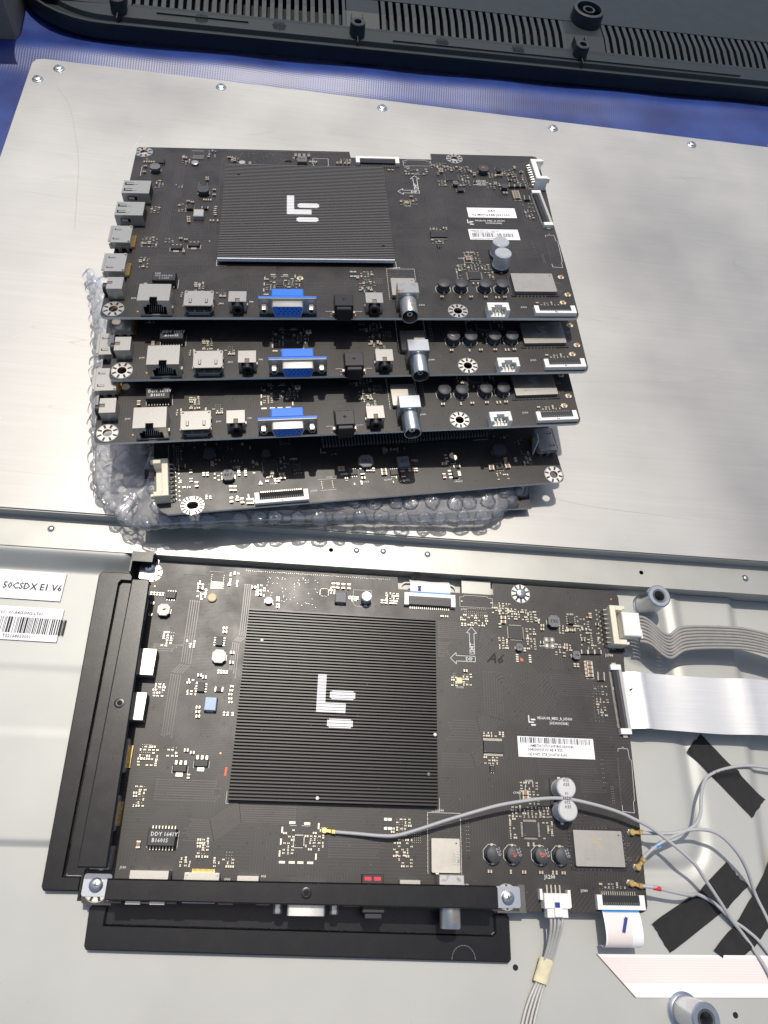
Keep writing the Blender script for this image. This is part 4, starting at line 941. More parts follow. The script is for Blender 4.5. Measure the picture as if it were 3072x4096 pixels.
# ------------------------------------------------------------------ the four alike boards
B0 = main_board('main_board', 'installed black main board screwed into the chassis beside the black brackets', Matrix.Identity(4), dict(tr=('DDY 1641Y', 'B1601S'), mk=0, rust=True), inst=True)
B1 = main_board('main_board', 'topmost black main board of the pile with two white labels', pose((-3.377, 27.733, 6.314), [[.99523, -.0764, -.06069], [.08291, .99011, .1132], [.05145, -.11769, .99172]]), dict(tr=(None, None), mk=1, rust=True, ffm='ink_black'), skylit=True, drum_marks=False)
B2 = main_board('main_board', 'second black main board from the top of the pile, with a transformer marked DDY 1641Y', pose((-2.688, 24.735, 5.372), [[.99371, -.09882, -.05267], [.10157, .99345, .0523], [.04716, -.05732, .99724]]), dict(tr=('DDY 1641Y', '.B1601S'), mk=2, rust=False, ffm='ferrite_grey'), caps=False, drum_marks=False, covered=True)
B3 = main_board('main_board', 'third black main board from the top of the pile, with a transformer marked DDY 1615Y', pose((-3.069, 21.441, 4.481), [[.99132, -.1248, -.0413], [.12685, .99058, .05164], [.03446, -.05643, .99781]]), dict(tr=('DDY 1615Y', '.B1601S'), mk=3, rust=False, ffm='ink_blue'), caps=False, covered=True)
tr = [o for o in B1.children if o.name.startswith('transformer')][0]
text('marking', 'N8J\n9DJ-096-R0\n    1-1623', .2, 'silk_dim', tr, (-.5, .14, .504))
# small top capacitor and labels on the installed board
electrolytic(B0, 6.24, 10.45, .29, .62)
text('handwriting', 'A6', .75, 'ink_black', B0, (12.95, 7.35, .012), R(-5), ital=.3, bold=.02)
def dot(m):
    b = MB(); b.lathe([(.09, 0), (.08, .02), (.03, .03)], m, 10); return b
for bd_, L_ in ((B0, ((.85, 7.75, 'ffc_pink'), (9.95, 3.35, 'silk'), (4.2, .2, 'silk'), (9.6, 1.45, 'ferrite_grey'))), (B1, ((.85, 8.3, 'dark_hole'), (9.5, 1.3, 'dark_hole')))):
    hs_ = [o for o in bd_.children if o.name.startswith('heatsink')][0]
    for u_, v_, m_ in L_: part('pin_head', dot(m_), hs_, (u_, v_, .42))
b = MB(); b.add([(0, 0, 0), (.10, 0, 0), (.13, .40, 0), (.02, .40, 0)], [(0, 1, 2, 3)], 'ink_orange'); part('ink_mark', b, B0, (-.33, 1.10, .006))
st = sticker(B0, 14.36, 2.50, 18.44, 3.52, .006, R(0))
part('barcode', barcode(3.75, .28, 9, dens=110), st, (.14, .70, .016)); text('printed_text', 'AMB730CVTU16099805-0A00940', .205, 'ink_black', st, (.66, .50, .016), xs=.80); text('printed_text', '504300003519/ AB 4 X55', .205, 'ink_black', st, (.52, .31, .016), xs=.86); text('printed_text', '0x5.8.047S_0728_20160728  RoHS', .205, 'ink_black', st, (.52, .08, .016), xs=.71)
st = sticker(B1, 15.17, 4.80, 18.27, 5.82, .006)
text('printed_text', '047', .34, 'ink_black', st, (1.3, .58, .016)); text('printed_text', '02 MWQ38B J001000', .31, 'ink_black', st, (.24, .17, .016), xs=.87)
st = sticker(B1, 14.95, 2.57, 18.08, 3.60, .006)
part('barcode', barcode(2.5, .38, 12, dens=80), st, (.2, .26, .016)); text('printed_text', 'AMB730CVTU16  0-0A0053', .17, 'ink_black', st, (.15, .80, .016), xs=.9); text('printed_text', '504300003519/AB 4 X55', .13, 'ink_black', st, (.3, .68, .016)); text('printed_text', '0x5.8.047S_0728 RoHS', .15, 'ink_black', st, (.2, .07, .016))
# screw holding the far edge of the installed board
part('screw', phillips(.3, .2), B0, (15.1, 11.38, .01), smooth=40)

# ------------------------------------------------------------------ board of another kind, turned round, under the three
A4 = R(10.2)
B4 = thing('turned_board', 'black circuit board of another layout lying turned around below the three alike boards', 'circuit board', (-5.1, 13.45, 2.6), A4)
def pcb4():
    b = MB(); b.ext([(.62, 0), (22.55, 0), (22.78, .1), (22.88, .35), (22.88, 16.2), (-.05, 16.2), (-.05, .95), (.05, .55), (.3, .2)], -.16, 0, 'fibreglass', holes=[circ(22.30, .51, .24, 14)[::-1], [(1.86 + x * 1.35, .42 + y) for x, y in circ(0, 0, .21, 14)][::-1]], cap='solder_mask', hm='copper_pad'); return b
part('board', pcb4, B4); part('mounting_ring', mount_ring(0, 8), B4, (22.30, .51, 0), key=('mr', True)); part('mounting_ring', mount_ring(.08, 16), B4, (1.86, .42, 0), key=('mrs',))
jst_big(B4, (.42, 1.80, 0), R(180), 'cream_plastic')
power_inductor(B4, 3.82, 1.92, .66, .62, .33, 'ferrite_grey', '4R7'); power_inductor(B4, 11.4, 2.15, .80, .76, .36, 'ferrite_grey', '2R2'); block_inductor(B4, 13.52, 1.95, .68, .66, .36, 'ferrite_grey', '2R2'); power_inductor(B4, 19.3, 2.25, .8, .72, .36, 'ferrite_dark')
part('ink_mark', (lambda: scribble(41, 'ink_blue', .07, 6)), B4, (3.8, 2.15, .336)); part('ink_mark', (lambda: scribble(42, 'ink_green', .14, 14)), B4, (20.78, 2.87, .006))
power_inductor(B4, 2.9, 3.4, .6, .6, .33, 'ferrite_dark'); power_inductor(B4, 5.95, 3.2, .42, .42, .25, 'ferrite_dark')
chip(B4, 6.08, 2.38, .74, .74, .1, 14, .05, 'lrt', pl=.05, pw=.02); chip(B4, 7.57, 2.14, .50, .46, .16, 4, .12, 't'); chip(B4, 10.6, 1.62, .50, .38, .14, 4, .12, 't'); chip(B4, 12.95, 1.42, .48, .38, .14, 4, .12, 't'); chip(B4, 19.12, 1.25, .46, .36, .14, 4, .12, 't'); chip(B4, 7.05, 3.95, .4, .4, .14, 4, .1, 'lr')
sot223(B4, 16.4, 2.1, R(90)); sot223(B4, 16.4, 1.05, R(90))
ffc_socket(B4, (6.55, .42, 0), 2.88, .66, 20, 0, h=.25, latch='dark_hole', mark='ink_red')
for u, v, k, rz in ((2.13, 1.61, 'C', R(90)), (1.41, 2.79, 'D', 0), (1.3, 1.9, 'r', R(90)), (1.47, 1.52, 'r', 0), (1.71, 1.50, 'r', 0), (3.01, 2.81, 'C', R(90)), (2.53, 2.20, 'b', R(90)), (2.72, 2.19, 'b', R(90)), (4.39, 2.30, 'b', R(90)), (4.39, 2.05, 'b', R(90)), (4.74, 2.28, 'b', R(90)), (4.74, 2.02, 'b', R(90)), (3.91, 1.19, 'C', R(90)), (4.12, 1.17, 'C', R(90)), (3.89, .5, 'C', R(90)), (4.22, .53, 'b', R(90)), (4.45, .4, 'C', R(90)), (4.77, .33, 'C', R(90)), (4.96, .32, 'C', R(90)), (9.88, 1.89, 'C', R(90)), (10.08, 1.88, 'C', R(90)), (11.12, 1.62, 'D', R(90)), (11.14, 1.22, 'b', 0), (11.43, 1.72, 'b', R(90)), (11.61, 1.71, 'b', R(90)), (11.79, 1.69, 'b', R(90)), (12.35, 1.38, 'C', 0), (12.35, 1.60, 'C', 0), (13.40, 1.25, 'D', R(90)), (13.83, 1.50, 'b', R(90)), (14.05, 1.48, 'b', R(90)), (14.23, 1.47, 'b', R(90)), (14.33, 2.07, 'b', 0), (14.13, 2.1, 'b', 0), (12.59, 2.91, 'C', R(90)), (12.73, 2.90, 'b', R(90)), (13.36, 2.89, 'b', R(90)), (6.68, 1.82, 'C', 0), (6.72, 1.62, 'C', 0), (5.85, 1.5, 'c', 0), (6.48, 1.5, 'b', R(90)), (6.3, 1.5, 'b', R(90)), (15.9, 1.72, 'C', 0), (15.75, .93, 'C', R(90)), (16.6, 1.5, 'D', 0), (18.62, 1.16, 'C', 0), (18.64, 1.34, 'C', 0), (19.62, 1.2, 'C', 0), (19.60, 1.38, 'C', 0), (19.58, 1.66, 'C', R(90)), (20.19, 1.62, 'C', R(90)), (6.9, 2.4, 't', R(90)), (1.85, 2.45, 't', R(90)), (1.85, 1.9, 't', R(90))): put(B4, k, u, v, rz)
rn = random.Random(77)
for (u, v, W, H, n) in ((5.2, 3.0, .35, 1.1, 8), (5.5, 1.75, .9, .5, 10), (3.1, 2.2, .4, .6, 6), (2.6, .9, .3, .3, 4), (3.2, 3.2, 1.5, .5, 8), (10.2, 1.3, .8, .4, 6), (12.6, 1.1, .8, .3, 6), (18.9, .85, .7, .4, 8), (20.7, 2.2, .6, 1.0, 16), (20.5, 3.1, .5, .5, 6), (9.0, 3.05, .8, .15, 4), (13.0, 2.95, .8, .2, 4), (6.7, 2.9, .4, .7, 5), (1.0, 4.2, .5, 1.2, 12), (4.2, .9, .5, .4, 4), (4.8, 1.0, .3, .7, 6), (18.5, 4.0, 3, .8, 10), (1.5, 4.5, 5, .8, 22)):
    for _ in range(n): put(B4, rn.choice('ssqqc'), u + .2 * rn.randint(0, max(0, int(W / .2))), v - .13 * rn.randint(0, max(0, int(H / .13))), rn.choice((0, R(90))))
def p4():
    b = MB()
    for (x, y, nx, ny, sx, sy) in ((8.8, 1.2, 2, 4, .6, -.13), (1.0, 4.1, 4, 10, .12, -.13), (20.8, 2.0, 5, 6, .1, -.12), (.72, 4.2, 1, 16, .1, -.085)):
        for i in range(nx):
            for j in range(ny): b.lathe([(.035, .004), (.02, .04)], 'solder', 5, (x + i * sx, y + j * sy, 0))
    line_poly(b, [(8.62, 1.38), (9.6, 1.36)], .02, .006, 'silk'); line_poly(b, [(8.7, .68), (9.55, .68)], .02, .006, 'silk'); line_poly(b, [(9.0, 3.35), (9.0, 3.1), (9.3, 3.1)], .018, .006, 'silk')
    line_poly(b, [(18.0, 3.2), (18.9, 3.2)], .018, .006, 'silk'); line_poly(b, [(13.2, 3.55), (14.6, 3.55), (14.6, 3.35), (13.2, 3.35)], .016, .006, 'silk', True)
    return b
part('solder_pads', p4, B4, kind='stuff')
for s, u, v in (('U1501', 7.2, 2.75), ('U157', 9.1, 1.42), ('Q1408', 9.9, 1.55), ('D1403', 11.0, .95), ('Q1407', 12.3, .98), ('Q1402', 13.3, .85), ('UM54', 16.2, 1.5), ('UM802', 16.3, .5), ('J1301', 8.15, .65), ('U1500', 6.0, 1.3), ('L1404', 4.1, 2.5)): text('silkscreen_text', s, .16, 'silk', B4, (u, v, .006))
# heatsink with fins running front to back
hs4 = part('heatsink', (lambda: (lambda b: (b.box(0, 0, .17, 9.72, 10, .235, 'fin_black'), b.box(3, 3, 0, 6, 6, .17, 'chip_black'), b)[2])(MB())), B4, (9.10, 3.25, 0), key=('h4',))
def fin4(): b = MB(); b.ext([(-.05, .23), (.05, .23), (.034, .48), (-.034, .48)], 0, 10, 'fin_grey', 'y'); return b
for i in range(54): part('fin', fin4, hs4, (.05 + i * .1815, 0, 0))
# standing socket on its right end
hm = hdmi(B4, (22.15, 2.55, 0), R(90)); 
part('socket_wing', (lambda: (lambda b: (b.ext([(-.5, 0), (.55, 0), (.45, .9), (-.2, 1.1)], 0, .06, 'ecap_sleeve', 'x'), b)[1])(MB())), B4, (21.45, 2.4, .02), R(-14))

# ------------------------------------------------------------------ bubble wrap with one more board inside
wrapped = thing('wrapped_board', 'dark circuit board seen through the bubble wrap at the bottom of the pile', 'circuit board', (-5.75, 13.45, 1.45), R(7.3))
def pcb5(): b = MB(); b.ext([(-.35, 0), (21.6, 0), (21.6, 15.5), (-.35, 15.5)], -.16, 0, 'fibreglass', cap='solder_mask'); return b
part('board', pcb5, wrapped); jack(wrapped, (.5, 2.9, 0), R(-90)); hdmi(wrapped, (.6, 5.2, 0), R(-90)); hdmi(wrapped, (.6, 7.6, 0), R(-90)); transformer(wrapped, (5.2, 1.2, 0), None, None)
rn = random.Random(3)
for i in range(70): put(wrapped, rn.choice('ssqcbb'), rn.uniform(0, 20), rn.uniform(.3, 3.5), rn.choice((0, R(90))))
for i in range(8): block_inductor(wrapped, 7 + i * 1.7, .8 + .4 * (i % 2), .6, .6, .35, 'ferrite_grey')

wr = thing('bubble_wrap', 'clear bubble wrap folded around the lowest board of the pile', 'bubble wrap')
EDGE = [(-12.6, 31.2), (-11.2, 26.6), (-10.2, 21.2), (-9.8, 19.0), (-9.0, 15.6), (-8.35, 14.6), (-7.5, 13.9), (-6.2, 13.2), (-4.5, 13.35), (-.4, 13.9), (3, 14.2), (6, 14.45), (9.3, 14.7), (12.6, 14.95), (13.8, 15.6), (14.8, 16.6), (15.5, 17.6), (16.3, 19.2), (16.9, 21.2), (17.0, 26), (17, 31)]
ED = [Vector((x, y, 0)) for x, y in [tuple(p)[:2] for p in spline([(x, y, 0) for x, y in EDGE], 8)]]
CEN = Vector((3.0, 27.0, 0))
rw = random.Random(9); JIT = [rw.uniform(-.06, .06) for _ in ED]
def wrap_pt(i, t):
    """i: station along the edge, t: 0 bottom lip, 1 inner top"""
    p = ED[i]; c = CEN.copy()
    if p.y < 17 and p.x > -7: c = Vector((p.x * .8 + 1, 30, 0))
    d = (c - p).normalized(); q = p + d * JIT[i]
    prof = [(.9, .86), (.25, .95), (.0, 1.25), (.12, 1.62), (.5, 1.85), (1.1, 1.95), (2.0, 2.02), (3.2, 2.08), (4.6, 2.1), (6.0, 2.1)]
    f = t * (len(prof) - 1); k = min(int(f), len(prof) - 2); u = f - k; a, z = (prof[k][j] * (1 - u) + prof[k + 1][j] * u for j in (0, 1))
    if p.y < 14.3: z = max(z, .9)
    if p.x < -6.5: z *= .82 if t > .3 else 1
    z += .05 * math.sin(i * .5 + t * 5) * min(1, t * 3) + .03 * math.sin(i * 1.3 - t * 7)
    x = q + d * a; return Vector((x.x, x.y, max(z, .84)))
b = MB(); nE = len(ED) - 1
b.grid(lambda s, t: wrap_pt(int(round(s * nE)), t), nE, 27, 'wrap_film')
part('film', b, wr, smooth=180)
def bubble(seed):
    def f():
        rn = random.Random(seed); b = MB(); n = 16; ph = [rn.uniform(0, 6.28) for _ in range(4)]
        def P(s, t):
            th = 2 * math.pi * s; r = .46 * math.cos(t * math.pi / 2) ** .55 if t < 1 else 0; h = .27 * math.sin(t * math.pi / 2)
            k = 1 + .07 * math.sin(3 * th + ph[0]) + .05 * math.sin(5 * th + ph[1]); h *= 1 - .22 * max(0, math.cos(th - ph[2])) * t + .10 * math.sin(4 * th + ph[3]) * (1 - t)
            return (r * k * math.cos(th), r * k * math.sin(th), h)
        b.grid(P, n, 7, 'bubble_film'); return b
    return f
cnt = 0
rn = random.Random(21)
dist = 0; last = None; stations = []
for i in range(1, nE):
    dist += (ED[i] - ED[i - 1]).length
    stations.append((i, dist))
def add_bubble(i, t):
    global cnt
    p = wrap_pt(i, t); q = wrap_pt(min(i + 1, nE), t); r_ = wrap_pt(i, min(1, t + .04)); nrm = (q - p).cross(r_ - p)
    if nrm.length < 1e-6: return
    nrm.normalize()
    if nrm.z < -.2: nrm = -nrm
    k = rn.randrange(5); o = part('bubble', bubble(k), wr, p + nrm * .01, key=('bub', k), smooth=180)
    o.rotation_euler = (nrm.to_track_quat('Z', 'Y') @ Matrix.Rotation(rn.uniform(0, 6.28), 3, 'Z').to_quaternion()).to_euler(); s = rn.uniform(.9, 1.08); o.scale = (s, s, s * rn.uniform(.7, 1.1)); cnt += 1
for row, t in enumerate((.36, .555, .68, .79, .89)):
    nxt = .3 + (.57 if row % 2 else 0)
    for i, d in stations:
        if d < nxt: continue
        nxt += 1.16
        p = wrap_pt(i, t)
        a = Vector((p.x + 5.1, p.y - 13.45)); lx = a.x * math.cos(A4) + a.y * math.sin(A4); ly = -a.x * math.sin(A4) + a.y * math.cos(A4)
        if .8 < lx < 22.3 and ly > .6: continue
        add_bubble(i, t)

# ------------------------------------------------------------------ black brackets round the sockets of the installed board
br = thing('side_bracket', 'long black metal bracket standing along the left edge of the installed board', 'bracket')
b = MB()
b.plate([(-6.02, 10.35), (-5.98, -2.95), (-4.70, -2.95), (-5.08, 10.25), (-5.2, 10.38)][::-1], 1.28, 1.38, 'bracket_black', .07); b.ext([(-6.02, 10.35), (-5.96, 10.35), (-5.92, -2.95), (-5.98, -2.95)][::-1], -.9, 1.30, 'bracket_black')
b.ext([(-6.02, 10.29), (-5.1, 10.22), (-5.1, 10.28), (-6.02, 10.35)], .9, 1.30, 'bracket_black')
part('cover_strip', b, br)
b = MB(); b.plate([(-8.30, 11.2), (-8.12, 11.42), (-6.5, 11.42), (-6.5, 10.95), (-7.05, 10.95), (-7.15, 10.8), (-7.0, -3.3), (-6.2, -3.3), (-6.2, -3.9), (-7.75, -3.9), (-7.85, -3.75)], -.92, -.66, 'bracket_black', .06); part('flange', b, br)
b = MB(); b.ext([(-7.14, 10.9), (-6.97, -3.2), (-5.97, -3.2), (-6.02, 10.9)], -.93, -.90, 'bracket_black'); part('channel_floor', b, br)
b = MB(); b.box(-6.35, 11.95, -.9, -5.15, 12.05, .95, 'bracket_black'); b.box(-6.35, 10.9, -.9, -6.27, 11.95, .95, 'bracket_black'); b.box(-6.27, 11.5, .88, -5.25, 11.95, .95, 'bracket_black'); part('end_wall', b, br)
def tab(): b = MB(); b.ext(rrect(-.45, -.6, .45, .6, .12, 3), 0, .05, 'zinc'); return b
o = part('mounting_tab', tab, br, (-5.55, 11.45, .02)); part('screw', phillips(.27, .22, 'zinc'), o, (0, .05, .05), smooth=40)
def dimple(): b = MB(); b.lathe([(.24, 0), (.20, .012), (.12, .004)], 'bracket_black', 16); b.lathe([(.11, .006), (.09, .012)], 'dark_hole', 12); return b
part('screw_hole', dimple, br, (-5.48, 4.04, 1.38), smooth=60)
bb = thing('front_bracket', 'black metal bracket with a raised strip along the near edge of the installed board', 'bracket')
b = MB()
b.plate([(-4.62, -3.32), (-4.62, -4.16), (12.50, -4.27), (12.56, -4.2), (12.56, -3.42), (12.46, -3.33)], 1.28, 1.38, 'bracket_black', .06); b.ext([(-4.62, -4.10), (-4.62, -4.16), (12.56, -4.27), (12.56, -4.21)], .95, 1.30, 'bracket_black')
for x0, x1 in ((-4.6, -3.9), (-2.0, -1.6), (.15, .8), (1.8, 2.35), (5.6, 6.3), (7.7, 8.1), (9.2, 9.9), (11.1, 12.5)): b.box(x0, -4.25, -.9, x1, -4.19, 1.30, 'bracket_black')
part('cover_strip', b, bb)
b = MB(); b.plate([(-5.62, -4.55), (-5.5, -4.42), (-4.85, -4.42), (-4.85, -5.18), (12.75, -5.42), (12.9, -5.3), (12.9, -4.55), (13.5, -4.55), (13.62, -4.7), (13.60, -6.38), (13.48, -6.5), (-5.45, -6.14), (-5.55, -6.0)], -.92, -.66, 'bracket_black', .06); part('flange', b, bb)
b = MB(); b.ext([(-4.9, -4.3), (12.95, -4.3), (12.95, -5.4), (-4.9, -5.15)], -.93, -.86, 'bracket_black'); part('channel_floor', b, bb)
o = part('mounting_tab', tab, bb, (-5.30, -3.62, .02), R(90), label='silver tab in the left corner'); part('screw', phillips(.27, .22, 'rusty_zinc'), o, (0, .03, .05), smooth=40)
b = MB(); b.box(-6.05, -4.25, -.9, -4.75, -4.14, -.02, 'bracket_black'); b.box(-6.05, -4.14, -.9, -5.95, -3.0, -.02, 'bracket_black'); part('corner_wall', b, bb)
o = part('mounting_tab', tab, bb, (13.38, -3.82, .02), R(90), label='silver tab at the right end'); part('screw', phillips(.27, .22, 'zinc'), o, (-.03, 0, .05), .5, smooth=40)
b = MB(); b.ext([(13.9, -4.4), (14.22, -4.4), (14.22, -3.3), (13.9, -3.3)], .01, .05, 'steel_dark'); b.ext([(12.85, -4.46), (14.24, -4.46), (14.24, -4.40), (12.85, -4.40)], -.1, .07, 'steel_dark'); part('tab_back', b, bb)
part('screw_hole', dimple, bb, (3.92, -3.76, 1.38), smooth=60)
text('stamped_text', '1120', .5, 'bracket_black', bb, (4.5, -6.0, -.66), 0, xs=1.1, extr=.02)
b = MB(); line_poly(b, [(11.35 + .55 * math.cos(R(a)), -6.38 + .55 * math.sin(R(a))) for a in range(0, 181, 15)], .03, -.655, 'ferrite_grey'); part('scuff_arc', b, bb)

# ------------------------------------------------------------------ cables
def cable(name, label, cat, pts, r, m, grp=None):
    t = thing(name, label, cat, pts[0], 0, grp); b = MB(); o0 = Vector(pts[0]); b.tube([p - o0 for p in spline(pts, 8)], r, m, 10); part('sheath', b, t, smooth=60); return t
def plug(t, a, z=.12, L_=.55, ang=0.0):
    def f():
        b = MB(); b.lathe([(.16, 0), (.16, .07), (.12, .10)], 'gold', 14, (0, 0, 0)); b.box(.10, -.09, .0, L_ * .6, .09, .10, 'gold', c=.03); b.box(L_ * .6, -.115, -.01, L_, .115, .14, 'gold', c=.04); return b
    p = part('plug', f, t, (a[0], a[1], a[2]), ang, key=('plug',)); return p
t = cable('antenna_cable', 'longest grey antenna cable, crossing the installed board between the two silver capacitors', 'cable', [(5.15, -1.24, .20), (6.25, -1.30, .30), (7.21, -1.36, .45), (7.96, -1.34, .5), (8.9, -1.10, .6), (10.28, -.66, .75), (11.6, -.27, .9), (12.9, .08, 1.0), (14.1, .30, 1.0), (15.3, .46, 1.0), (16.4, .47, .95), (17.7, .26, .95), (18.9, -.02, .85), (19.8, -.34, .75), (20.9, -.83, .55), (22.56, -2.07, .45), (23.34, -2.92, .1), (24.1, -3.9, -.2), (24.75, -4.65, -.6), (25.35, -5.25, -.86), (25.85, -6.0, -.88), (26.4, -7.2, -.8), (27.0, -9.5, -.85)], .085, 'coax_grey', 'grey antenna cables')
plug(t, (4.62 - 5.15, -1.18 + 1.24, .13 - .2), ang=R(-6))
t = cable('antenna_cable', 'grey antenna cable arching from the upper gold plug beside the metal module', 'cable', [(20.42, -.92, .18), (21.03, -.93, .25), (21.83, -.91, .35), (22.66, -.76, .4), (23.36, -.70, .4), (24.10, -.80, .35), (24.72, -1.17, .3), (25.37, -1.83, .1), (25.9, -2.55, -.3), (26.4, -3.6, -.8), (26.9, -5.0, -.85), (27.3, -7.5, -.85)], .085, 'coax_grey', 'grey antenna cables')
plug(t, (19.88 - 20.42, .02, -.04), ang=0)
t = cable('antenna_cable', 'grey antenna cable with a blue sleeve running up to the upper black tape', 'cable', [(20.28, -2.02, .2), (20.70, -1.66, .35), (21.40, -1.24, .45), (22.42, -.85, .4), (23.13, -.51, .35), (23.61, .02, .2), (24.06, .90, -.2), (24.58, 1.65, -.6), (25.2, 2.1, -.8), (26.3, 2.45, -.85), (27.57, 2.6, -.8), (29.4, 2.45, -.8), (33, 2.2, -.8)], .085, 'coax_grey', 'grey antenna cables')
plug(t, (19.95 - 20.28, -2.45 + 2.02, -.06), ang=R(48))
b = MB(); b.tube([(.62, .48, .18), (.93, .68, .21)], .105, 'heatshrink_blue', 10); part('sleeve', b, t, label='blue sleeve', smooth=60)
t = cable('antenna_cable', 'grey antenna cable with a red sleeve going under the lower black tape', 'cable', [(20.05, -3.25, .18), (20.74, -3.33, .25), (21.93, -3.54, .1), (22.64, -3.62, -.2), (23.3, -3.6, -.7), (24.2, -4.0, -.86), (24.9, -4.65, -.86), (25.6, -5.1, -.86), (26.3, -5.75, -.86), (27.2, -7.2, -.85), (28, -9, -.85)], .085, 'coax_grey', 'grey antenna cables')
plug(t, (19.52 - 20.05, .10, -.04), ang=R(-12))
b = MB(); b.tube([(.50, -.06, .05), (.86, -.12, .06)], .105, 'heatshrink_red', 10); part('sleeve', b, t, label='red sleeve', smooth=60)

# eight-wire grey ribbon cable with its plug
t = thing('wire_ribbon', 'flat cable of eight grey wires plugged into the cream header', 'cable', (20.95, 9.6, 0))
b = MB(); b.box(-.40, -.65, .35, .62, .72, .96, 'white_plastic', c=.05); b.box(.1, -.25, .92, .45, .3, .98, 'white_plastic', c=.02); b.box(.62, -.7, .42, .72, -.2, .80, 'white_plastic'); part('plug', b, t, label='translucent white plug')
for i in range(8):
    k = i / 7; y0 = 10.22 - 1.42 * k - 9.6; b = MB()
    pts = [(.6, y0, .6), (1.2, y0 - .14 - .0 * k, .62), (2.35 - .1 * k, y0 - .95 + .12 * k, .5), (3.4, .62 - 1.28 * k - .42, .42), (5.5, .62 - 1.22 * k - .28, .45), (7.4, .62 - 1.2 * k - .35, .5), (9.5, .62 - 1.16 * k - .85, .5), (13, -.2 - 1.16 * k - 1.2, .5)]
    b.tube(spline(pts, 7), .088, 'wire_grey', 8); part('wire', b, t, smooth=60)
# foil flat cable
t = thing('foil_ribbon', 'wide silvery flat cable leaving the long display socket to the right', 'ribbon cable', (20.4, 5.6, 0))
prof = [(0, .17), (.25, .18), (.7, .30), (1.15, .34), (1.5, .22), (2.4, .16), (4.0, .2), (5.8, .16), (7.2, .26), (8.2, .2), (11, .2), (14, .2)]
PP = spline([(a, 0, z) for a, z in prof], 4)
b = MB()
def foil(s, t_, dz=0): p = PP[int(round(s * (len(PP) - 1)))]; return (p.x, -1.5 + 3.02 * t_ - .009 * p.x + .03 * math.sin(p.x), p.z + .05 * math.sin(3.1 * t_ + p.x * .7) + dz)
b.grid(foil, len(PP) - 1, 10, 'ffc_foil'); b.grid(lambda s, t_: foil(s, t_, -.02), len(PP) - 1, 10, 'ffc_foil'); part('foil', b, t, smooth=60)
part('ink_mark', (lambda: (lambda b: (b.add([(x, y, 0) for x, y in ((0, 0), (.12, -.03), (.26, .04), (.30, .14), (.22, .2), (.14, .12), (.03, .08))], [tuple(range(7))], 'ink_black'), b)[1])(MB())), t, (.28, .5, .235), rot=(0, -.2, 0))
b = MB(); b.box(-.45, -.13, 0, .5, .12, .02, 'cloth_tape'); o = part('black_tag', b, B0, (20.4, 8.42, .004)); text('silkscreen_text', 'J1400', .17, 'silk_dim', o, (-.42, -.05, .023))
# top flat cable that dives behind the board
t = thing('short_flat_cable', 'short white flat cable with blue end, plugged into the installed board by its far edge', 'ribbon cable', (9.83, 11.0, 0))
b = MB(); b.grid(lambda s, t_: (-1.14 + 2.28 * s + .02 * t_, -.04 + .95 * t_, .16 + .10 * math.sin(t_ * 3.1) - .45 * t_ ** 3), 12, 12, 'ffc_white'); part('strip', b, t, smooth=60)
b = MB(); b.grid(lambda s, t_: (-1.13 + 2.26 * s, -.06 + .24 * t_, .175 + .03 * t_), 2, 2, 'tape_blue'); part('blue_end', b, t)
b = MB(); b.add([(-.1, 0, 0), (.1, 0, 0), (.06, .12, 0), (.11, .26, 0), (-.11, .26, 0), (-.05, .12, 0)], [(0, 1, 2, 5), (5, 2, 3, 4)], 'ink_blue'); part('ink_mark', b, t, (-.62, .1, .24), rot=(.15, 0, 0))
b = MB(); b.grid(lambda s, t_: (-1.0 + 2.3 * s, .86 + .34 * t_ * (1 - s * .7) + .06 * math.sin(s * 9), -.02 - .1 * t_ + .35 * t_ * math.exp(-((s - .12) / .1) ** 2)), 20, 3, 'cloth_tape'); part('tape', b, t, label='torn black tape')
# lip of the chassis slot behind that cable
b = MB(); b.ext(rrect(8.25, 11.1, 11.6, 12.0, .4, 5), -1.0, -.85, 'chassis_metal', holes=[rrect(8.36, 11.2, 11.49, 11.92, .32, 5)[::-1]]); part('slot_rim', b, ch, smooth=40)
b = MB(); b.box(11.8, 11.25, -.6, 13.5, 12.2, -.5, 'rail_metal'); part('support_step', b, ch)
# bottom flat cable: short drop, fold, then away to the right
t = thing('folded_flat_cable', 'white and pink flat cable folded at an angle below the board, running right', 'ribbon cable', (18.8, -4.3, 0))
b = MB(); S = spline([(0, 0, .14), (0, -.4, .28), (0, -.95, .34), (0, -1.35, .2), (0, -1.52, -.1), (0, -1.45, -.5), (0, -1.5, -.88)], 5)
for x0, x1, m in ((-.91, -.82, 'ffc_white'), (-.82, .38, 'ffc_pink'), (.38, .91, 'ffc_white')): b.grid(lambda s, t_: (x0 + (x1 - x0) * s, S[int(round(t_ * (len(S) - 1)))].y, S[int(round(t_ * (len(S) - 1)))].z), 1, len(S) - 1, m)
part('drop', b, t, smooth=60)
b = MB(); b.grid(lambda s, t_: (-.90 + 1.8 * s, .02 - .09 * t_, .165 + .02 * t_), 1, 1, 'tape_blue'); part('blue_end', b, t)
b = MB(); line_poly(b, [(.08, -.32), (-.1, -.80)], .14, .0, 'ink_blue'); part('ink_mark', b, t, (.05, 0, .36), rot=(-.08, 0, 0))
b = MB()
def run(y0, y1, m, z=-.955):
    # left end cut on the diagonal
    f = lambda y: -.95 + (-1.85 - y) * .98
    b.ext([(f(y0), y0), (14, y0), (14, y1), (f(y1), y1)][::-1], z, z + .02, m)
run(-1.86, -1.98, 'ffc_white'); run(-1.98, -3.02, 'ffc_pink'); run(-3.02, -3.56, 'ffc_white'); part('run', b, t)
b = MB(); line_poly(b, [(-.95 + (y_ - 1.85) * .98, -y_) for y_ in (1.85, 3.56)], .03, -.93, 'mlcc_brown'); part('fold_edge', b, t)
